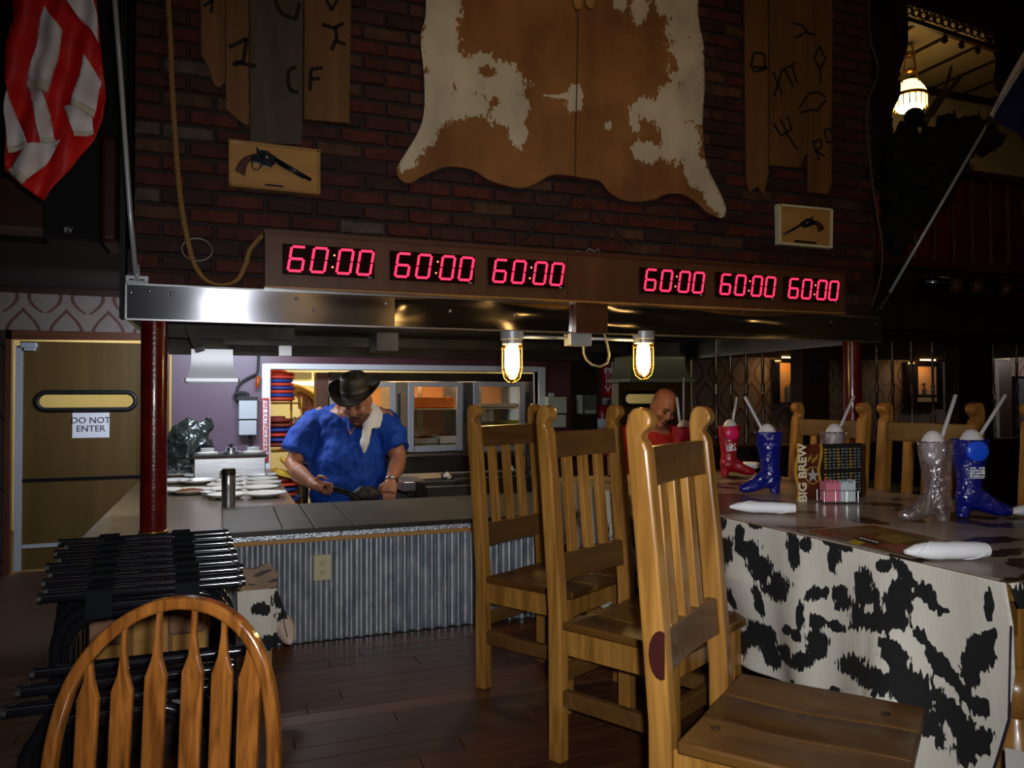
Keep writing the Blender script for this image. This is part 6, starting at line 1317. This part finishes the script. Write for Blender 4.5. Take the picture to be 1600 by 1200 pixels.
# ---------------------------------------------------------------- rustic chairs (local: front = +y)
def rustic_chair(name, lab, loc, rz, grp):
    t = thing(name, lab, 'chair', loc, rz, grp); L_ = dict(local=True)
    prof = [(-.230, 0), (-.181, 0), (-.181, .46), (-.205, .80), (-.226, 1.015), (-.233, 1.032), (-.243, 1.040), (-.236, 1.052), (-.220, 1.066), (-.218, 1.082), (-.228, 1.096), (-.243, 1.104), (-.258, 1.102), (-.270, 1.088), (-.275, 1.06), (-.271, 1.0), (-.254, .80), (-.230, .46)]
    for s in (-1, 1):
        x0, x1 = s*.195-.022, s*.195+.022
        MB().prism(prof, lambda p: Vector((x0, p[0], p[1])), lambda p: Vector((x1, p[0], p[1]))).build('rear_post', pine, t, bevel=.006, seg=2, **L_)
        MB().box((s*.195-.026, .155, 0), (s*.195+.026, .207, .405)).build('front_leg', pine, t, bevel=.005, **L_)
        MB().box((s*.195-.012, -.18, .335), (s*.195+.012, .16, .415)).build('side_rail', pine, t, bevel=.003, **L_)
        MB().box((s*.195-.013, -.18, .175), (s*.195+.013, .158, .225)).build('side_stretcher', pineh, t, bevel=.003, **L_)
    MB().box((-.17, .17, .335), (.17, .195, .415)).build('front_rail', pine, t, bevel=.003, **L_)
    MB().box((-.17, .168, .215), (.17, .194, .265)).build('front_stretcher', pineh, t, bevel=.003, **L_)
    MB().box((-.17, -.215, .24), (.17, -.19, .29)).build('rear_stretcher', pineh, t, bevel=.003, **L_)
    ax = lambda z: -.235+(-.298+.235)*0 - max(0, (z-.46))*.076+.0
    def rail(z0_, z1_, nm):
        b2 = MB(); n = 8; vs_ = []
        for k in range(n+1):
            x = -.174+.348*k/n; cv = -.012*(1-(x/.174)**2)
            for z in (z0_, z1_):
                y = ax(z)+.030+cv; vs_ += [(x, y-.013, z), (x, y+.013, z)]
        b2.add(vs_, [f for k in range(n) for f in ((4*k, 4*k+4, 4*k+6, 4*k+2), (4*k+1, 4*k+3, 4*k+7, 4*k+5), (4*k+2, 4*k+6, 4*k+7, 4*k+3), (4*k, 4*k+1, 4*k+5, 4*k+4))]+[(0, 2, 3, 1), (4*n, 4*n+1, 4*n+3, 4*n+2)])
        b2.build(nm, pineh, t, bevel=.004, **L_)
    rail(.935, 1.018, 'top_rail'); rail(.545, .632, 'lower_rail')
    for x in (-.088, 0, .088):
        y0, y1 = ax(.62)+.020, ax(.945)+.020
        MB().bar((x, y0, .625), (x, y1, .942), .040, .020, (0, 1, 0)).build('slat', pine, t, bevel=.003, **L_)
    # saddle seat of three boards
    for j, (xa_, xb2) in enumerate(((-.225, -.078), (-.076, .07), (.072, .225))):
        b2 = MB(); nx_, ny = 6, 8; vs_ = []
        for lv in (0, 1):
            for i in range(nx_+1):
                for k in range(ny+1):
                    x = xa_+(xb2-xa_)*i/nx_; y = -.165+.405*k/ny
                    dish = .010*math.exp(-((abs(x)-.09)/.07)**2-((y+.0)/.13)**2)
                    vs_.append((x, y, (.442-dish) if lv else .416))
        S_ = (nx_+1)*(ny+1); I_ = lambda l, i, k: l*S_+i*(ny+1)+k; fs_ = []
        for i in range(nx_):
            for k in range(ny): fs_ += [(I_(1, i, k), I_(1, i+1, k), I_(1, i+1, k+1), I_(1, i, k+1)), (I_(0, i, k), I_(0, i, k+1), I_(0, i+1, k+1), I_(0, i+1, k))]
        for i in range(nx_): fs_ += [(I_(0, i, 0), I_(0, i+1, 0), I_(1, i+1, 0), I_(1, i, 0)), (I_(0, i, ny), I_(1, i, ny), I_(1, i+1, ny), I_(0, i+1, ny))]
        for k in range(ny): fs_ += [(I_(0, 0, k), I_(1, 0, k), I_(1, 0, k+1), I_(0, 0, k+1)), (I_(0, nx_, k), I_(0, nx_, k+1), I_(1, nx_, k+1), I_(1, nx_, k))]
        b2.add(vs_, fs_); b2.build('seat_board', seatw, t, bevel=.005, smooth=40, **L_)
    for pgx, pgy in ((.12, -.12), (-.14, .17)): MB().lathe([(.010, 0), (.010, .002), (.001, .0025)], (pgx, pgy, .4415), 10).build('peg', darkw, t, **L_)
    return t
A2R = math.radians
G1 = 'rustic pine chairs around the cow-print table'
base = rustic_chair('rustic_chair', 'rustic pine chair nearest the camera, its wide brown seat in full view', (1.124, 1.323, 0), A2R(37+180), G1)
MB().prism([(-.200+.026*math.cos(a*PI/8), .602+.050*math.sin(a*PI/8)) for a in range(16)], lambda p: Vector((.2182, min(p[0], -.192), p[1])), lambda p: Vector((.215, min(p[0], -.192), p[1]))).build('dark_knot', mat('knot_wood', (.05, .012, .010), .25, coat=.5), base, local=True, lbl='dark red knot in the post')
kn = base.children[-1] if base.children else None
def clone(loc, rz, lab): 
    r = base.copy(); C.objects.link(r); r.location = loc; r.rotation_euler = (0, 0, rz); r['label'] = lab; r.scale = (1.12 if loc[0] > 2 else 1, 1, 1); WM[r] = Matrix.Translation(Vector(loc)) @ Matrix.Rotation(rz, 4, 'Z')
    for ch in [c_ for c_ in bpy.data.objects if c_.parent == base and not c_.name.startswith('dark_knot')]:
        c2 = ch.copy(); C.objects.link(c2); c2.parent = r
    return r
clone((1.250, 2.108, 0), A2R(28+180), 'middle rustic pine chair of the three in a row before the counter')
clone((1.228, 2.778, 0), A2R(30+180), 'rustic pine chair farthest left, in front of the corrugated counter')
clone((2.53, 2.96, 0), A2R(90), 'rustic pine chair across the table behind the menu holder')
clone((2.52, 2.39, 0), A2R(90), 'rustic pine chair across the table behind the large clear boot')
clone((2.53, 1.74, 0), A2R(90), 'rustic pine chair across the table cut off by the right edge')

# ---------------------------------------------------------------- hoop-back chair in the foreground
wc = thing('hoop_back_chair', 'glossy oak hoop-back chair with arrow slats in the left foreground', 'chair', at(253, 600, D=1.2)*1.0, 0, None)
wc.location.z = 0; wc.rotation_euler = (0, 0, V0); WM[wc] = Matrix.Translation(wc.location) @ Matrix.Rotation(V0, 4, 'Z')
kx = 1.2/FPX; loc_ = lambda x, y: ((x-253)*kx, 1.12-(y-622)*kx)
hoop = [(110, 1330), (80, 1262), (76, 1200), (84, 1130), (103, 1066), (136, 1014), (180, 974), (228, 950), (278, 943), (330, 955), (376, 990), (406, 1045), (422, 1120), (426, 1200), (420, 1265), (392, 1330)]
hp3 = smooth_path([Vector((loc_(*p)[0], 0, loc_(*p)[1])) for p in hoop], 5); b = MB()
n = len(hp3); vs_ = []
for i, p in enumerate(hp3):
    tt = (hp3[min(i+1, n-1)]-hp3[max(i-1, 0)]).normalized(); nn = Vector((tt.z, 0, -tt.x)); lean = -.10*(p.z-.44)
    for du, dv in ((-.0105, -.012), (.0105, -.012), (.0105, .012), (-.0105, .012)): vs_.append(p+nn*du+Vector((0, dv-lean, 0)))
b.add(vs_, [(4*i+k, 4*i+(k+1) % 4, 4*i+4+(k+1) % 4, 4*i+4+k) for i in range(n-1) for k in range(4)]+[(3, 2, 1, 0), (4*n-4, 4*n-3, 4*n-2, 4*n-1)])
b.build('hoop', oak, wc, local=True, bevel=.006, seg=3, smooth=50)
for xb_2, xt, ysh, yt in ((130, 128, 1068, 1022), (183, 182, 1056, 982), (235, 236, 1034, 955), (293, 292, 1028, 948), (340, 340, 1030, 958), (384, 385, 1036, 1004)):
    hw_ = 16; pts = [(xb_2-11, 1330), (xb_2-hw_, 1200), (xb_2-hw_-1, ysh+22), (xb_2-8, ysh-5), (xt-4.6, ysh-35), (xt-4, yt), (xt+4, yt), (xt+4.6, ysh-35), (xb_2+8, ysh-5), (xb_2+hw_+1, ysh+22), (xb_2+hw_, 1200), (xb_2+11, 1330)]
    P2 = [loc_(*p) for p in pts]
    MB().prism(P2, lambda p: Vector((p[0], -.005+.10*(p[1]-.44), p[1])), lambda p: Vector((p[0], .007+.10*(p[1]-.44), p[1]))).build('arrow_slat', oak, wc, local=True, bevel=.003, seg=2)
MB().lathe([(.05, .405), (.18, .412), (.205, .428), (.2, .442), (.16, .438), (.001, .434)], (0, -.17, 0), 32).build('seat', oak, wc, local=True, smooth=50)
for sx in (-1, 1):
    for sy in (-.31, -.05):
        q1, q2 = Vector((sx*.12, sy, .41)), Vector((sx*.17, sy+(-.04 if sy < -.2 else .05), 0))
        MB().tube([q1+(q2-q1)*f for f in (0, .15, .3, .5, .7, .85, 1)], [.012, .02, .014, .021, .014, .018, .011], 12).build('leg', oak, wc, local=True, smooth=True)
MB().tube([(-.15, -.18, .17), (.15, -.18, .17)], .011, 10).tube([(-.15, -.32, .18), (-.15, -.03, .18)], .011, 10).tube([(.15, -.32, .18), (.15, -.03, .18)], .011, 10).build('stretcher', oak, wc, local=True, smooth=True)

# ---------------------------------------------------------------- folded black tray stands
def tray_stand(lab, x0, x1, y, z, grp, straps=True, sh=0):
    t = thing('folded_tray_stand', lab, 'tray stand', ((x0+x1)/2, y, 0), 0, grp)
    for k, dy in enumerate((0, .028)):
        MB().tube([(x0+.015*k, y+dy, z-.006*k), (x1+.012*k, y+dy, z-.004*k)], .0115, 10).build('top_bar', blackp, t, smooth=40)
        zc = z-.030-.02*k; r = .085; a0, a1 = x0+.03+.012*k, x1-.02-.012*k; pts = [(a0, y+dy+.005, .012)]
        for j in range(7): a = PI-j*PI/12; pts.append((a0+r+r*math.cos(a), y+dy+.005, zc-r+r*math.sin(a)))
        for j in range(7): a = PI/2-j*PI/12; pts.append((a1-r+r*math.cos(a), y+dy+.005, zc-r+r*math.sin(a)))
        pts.append((a1, y+dy+.005, .012)); MB().tube(pts, .0125, 10).build('leg_frame', blackp, t, smooth=True)
    for f in ((.28, .72) if straps else ()):
        xc = x0+(x1-x0)*f; g = MB()
        g.box((xc-.026, y-.0135, z-.052), (xc+.026, y-.0115, z+.010)).box((xc-.026, y-.0135, z+.010), (xc+.026, y+.042, z+.0125)).box((xc-.026, y+.040, z-.04), (xc+.026, y+.042, z+.012)); g.build('strap', strapm, t)
    for x in (x0, x1): MB().tube([(x-.004, y, z), (x+.004, y, z)], .013, 10).build('end_cap', rubber, t)
    return t
random.seed(21)
ords = ['frontmost', 'second', 'third', 'fourth', 'fifth', 'sixth', 'seventh', 'eighth', 'ninth', 'tenth', 'eleventh', 'rearmost']
zs = [.690, .692, .699, .688, .696, .704, .693, .700, .708, .697, .706, .710]
for k in range(12):
    Yk = 1.94+.056*k; xa_ = at(66+k*3+random.uniform(-6, 10), 900, Y=Yk).x; xb2 = at(374-k*2+random.uniform(-4, 4), 880, Y=Yk).x
    tray_stand('black folded tray stand with webbing straps, '+ords[k]+' of the tall row behind the oak chair', xa_, xb2, Yk, zs[k], None)
for k in range(3):
    Yk = 1.70+.07*k; xa_ = at(8+k*22, 1050, Y=Yk).x; xb2 = at(330+k*26, 1010, Y=Yk).x
    tray_stand('low black folded tray stand, '+['front', 'middle', 'back'][k]+' of the low row right behind the oak chair', xa_, xb2, Yk, .535+.012*k, None, False)
cr = thing('padded_crate', 'wooden crate with two brown suede pads behind the black tray stands', 'crate', at(225, 1000, Y=2.74))
cr.location.z = 0; WM[cr] = Matrix.Translation(cr.location)
MB().wbox(118, 934, 332, 1075, 2.78, .03).build('back_board', plaq, cr); 
for a in (128, 200, 262, 322): MB().wbox(a, 936, a+7, 1140, 2.755, .03).build('slat', wood('crate_slat', (.16, .08, .025), (.22, .11, .035)), cr)
for a, c_, y0, y1 in ((127, 196, 946, 1012), (262, 321, 938, 992)): MB().wbox(a, y0, c_, y1, 2.72, .06).build('suede_pad', padm, cr, bevel=.015, seg=3)
MB().box((at(118, 1000, Y=2.78).x, 2.76, 0), (at(332, 1000, Y=2.78).x, 2.84, .12)).build('foot_rail', darkw, cr)
for px, py in ((158, 1069), (268, 1058)): tag(MB().wbox(px-8, py-7, px+8, py+6, 1.955, .004).build('paper_tag', paper), ['white paper tag on a tray stand, left of the pair', 'white paper tag on a tray stand, right of the pair'][px > 200], 'tag')
# cow-covered stool by the counter
st = thing('cow_print_stool', 'small wooden stool draped with cow print beside the corrugated counter', 'stool', at(415, 1000, Y=3.15))
st.location.z = 0; WM[st] = Matrix.Translation(st.location)
YS = 3.05; xL, xR = at(372, 930, Y=YS).x, at(432, 930, Y=YS).x; zt2 = at(400, 922, Y=YS).z
MB().box((xL, YS, zt2-.05), (xR-.01, YS+.42, zt2-.006)).build('seat', pine, st)
for x in (xL+.02, xR-.05):
    for y in (YS+.02, YS+.38): MB().box((x, y, 0), (x+.035, y+.035, zt2-.05)).build('leg', pine, st)
cwb = [(20, 30, 8, 5), (60, 20, 12, 5), (85, 60, 14, 9), (40, 70, 14, 10), (70, 85, 12, 9)]
sheet('draped_cover_top', [(xL-.004, YS), (xR, YS), (xR+.02, YS+.2), (xR, YS+.43), (xL-.004, YS+.43)], .02, lambda x, y: Vector((x, y, zt2+.002+.01*math.sin(x*40))), patchmat('tan_cow_top', (.42, .28, .17), (.02, .016, .012), .2, 25, .8), st, .004, lambda x, y: field((x-xL)*400, (y-YS)*260, cwb, .03, .6, 2))
sheet('draped_cover_front', [(xL-.004, zt2+.002), (xR, zt2+.002), (xR+.035, zt2-.10), (xR+.06, zt2-.19), (xR-.0, zt2-.21), (xR-.05, zt2-.245), (xR-.10, zt2-.2), (xL, zt2-.16)], .012, lambda x, z: Vector((x, YS-.006-.01*math.sin(x*50)*(zt2-z)*6, z)), cowm, st, .004, lambda x, z: field((x-xL)*300, (zt2-z)*300, [(52, 14, 18, 10), (66, 36, 26, 16, 15), (30, 60, 26, 9, -15), (25, 20, 12, 8), (95, 50, 15, 8)], .05, .35, 6))
hf = MB(); hf.loft([(at(441, 965, Y=YS+.03), .030, .028), (at(443, 975, Y=YS+.02), .036, .034), (at(447, 988, Y=YS+.0), .034, .032), (at(452, 1000, Y=YS-.03), .022, .018), (at(455, 1005, Y=YS-.05), .008, .006)], 18, (0, 1, 0)); hf.build('pale_foot', hoofm, st, smooth=True)
MB().tube([at(443, 966, Y=YS-.015), at(445, 980, Y=YS-.022), at(449, 995, Y=YS-.045)], .0022, 5).build('foot_seam', darkw, st)
# white menu card at lower right
tag(MB().prism([(1570, 1168), (1600, 1175), (1640, 1180), (1640, 1230), (1572, 1215)], lambda p: at(p[0], p[1], Z=.45), lambda p: at(p[0], p[1], Z=.446)).build('white_card', paper), 'white card lying on the seat at the lower right corner', 'card')
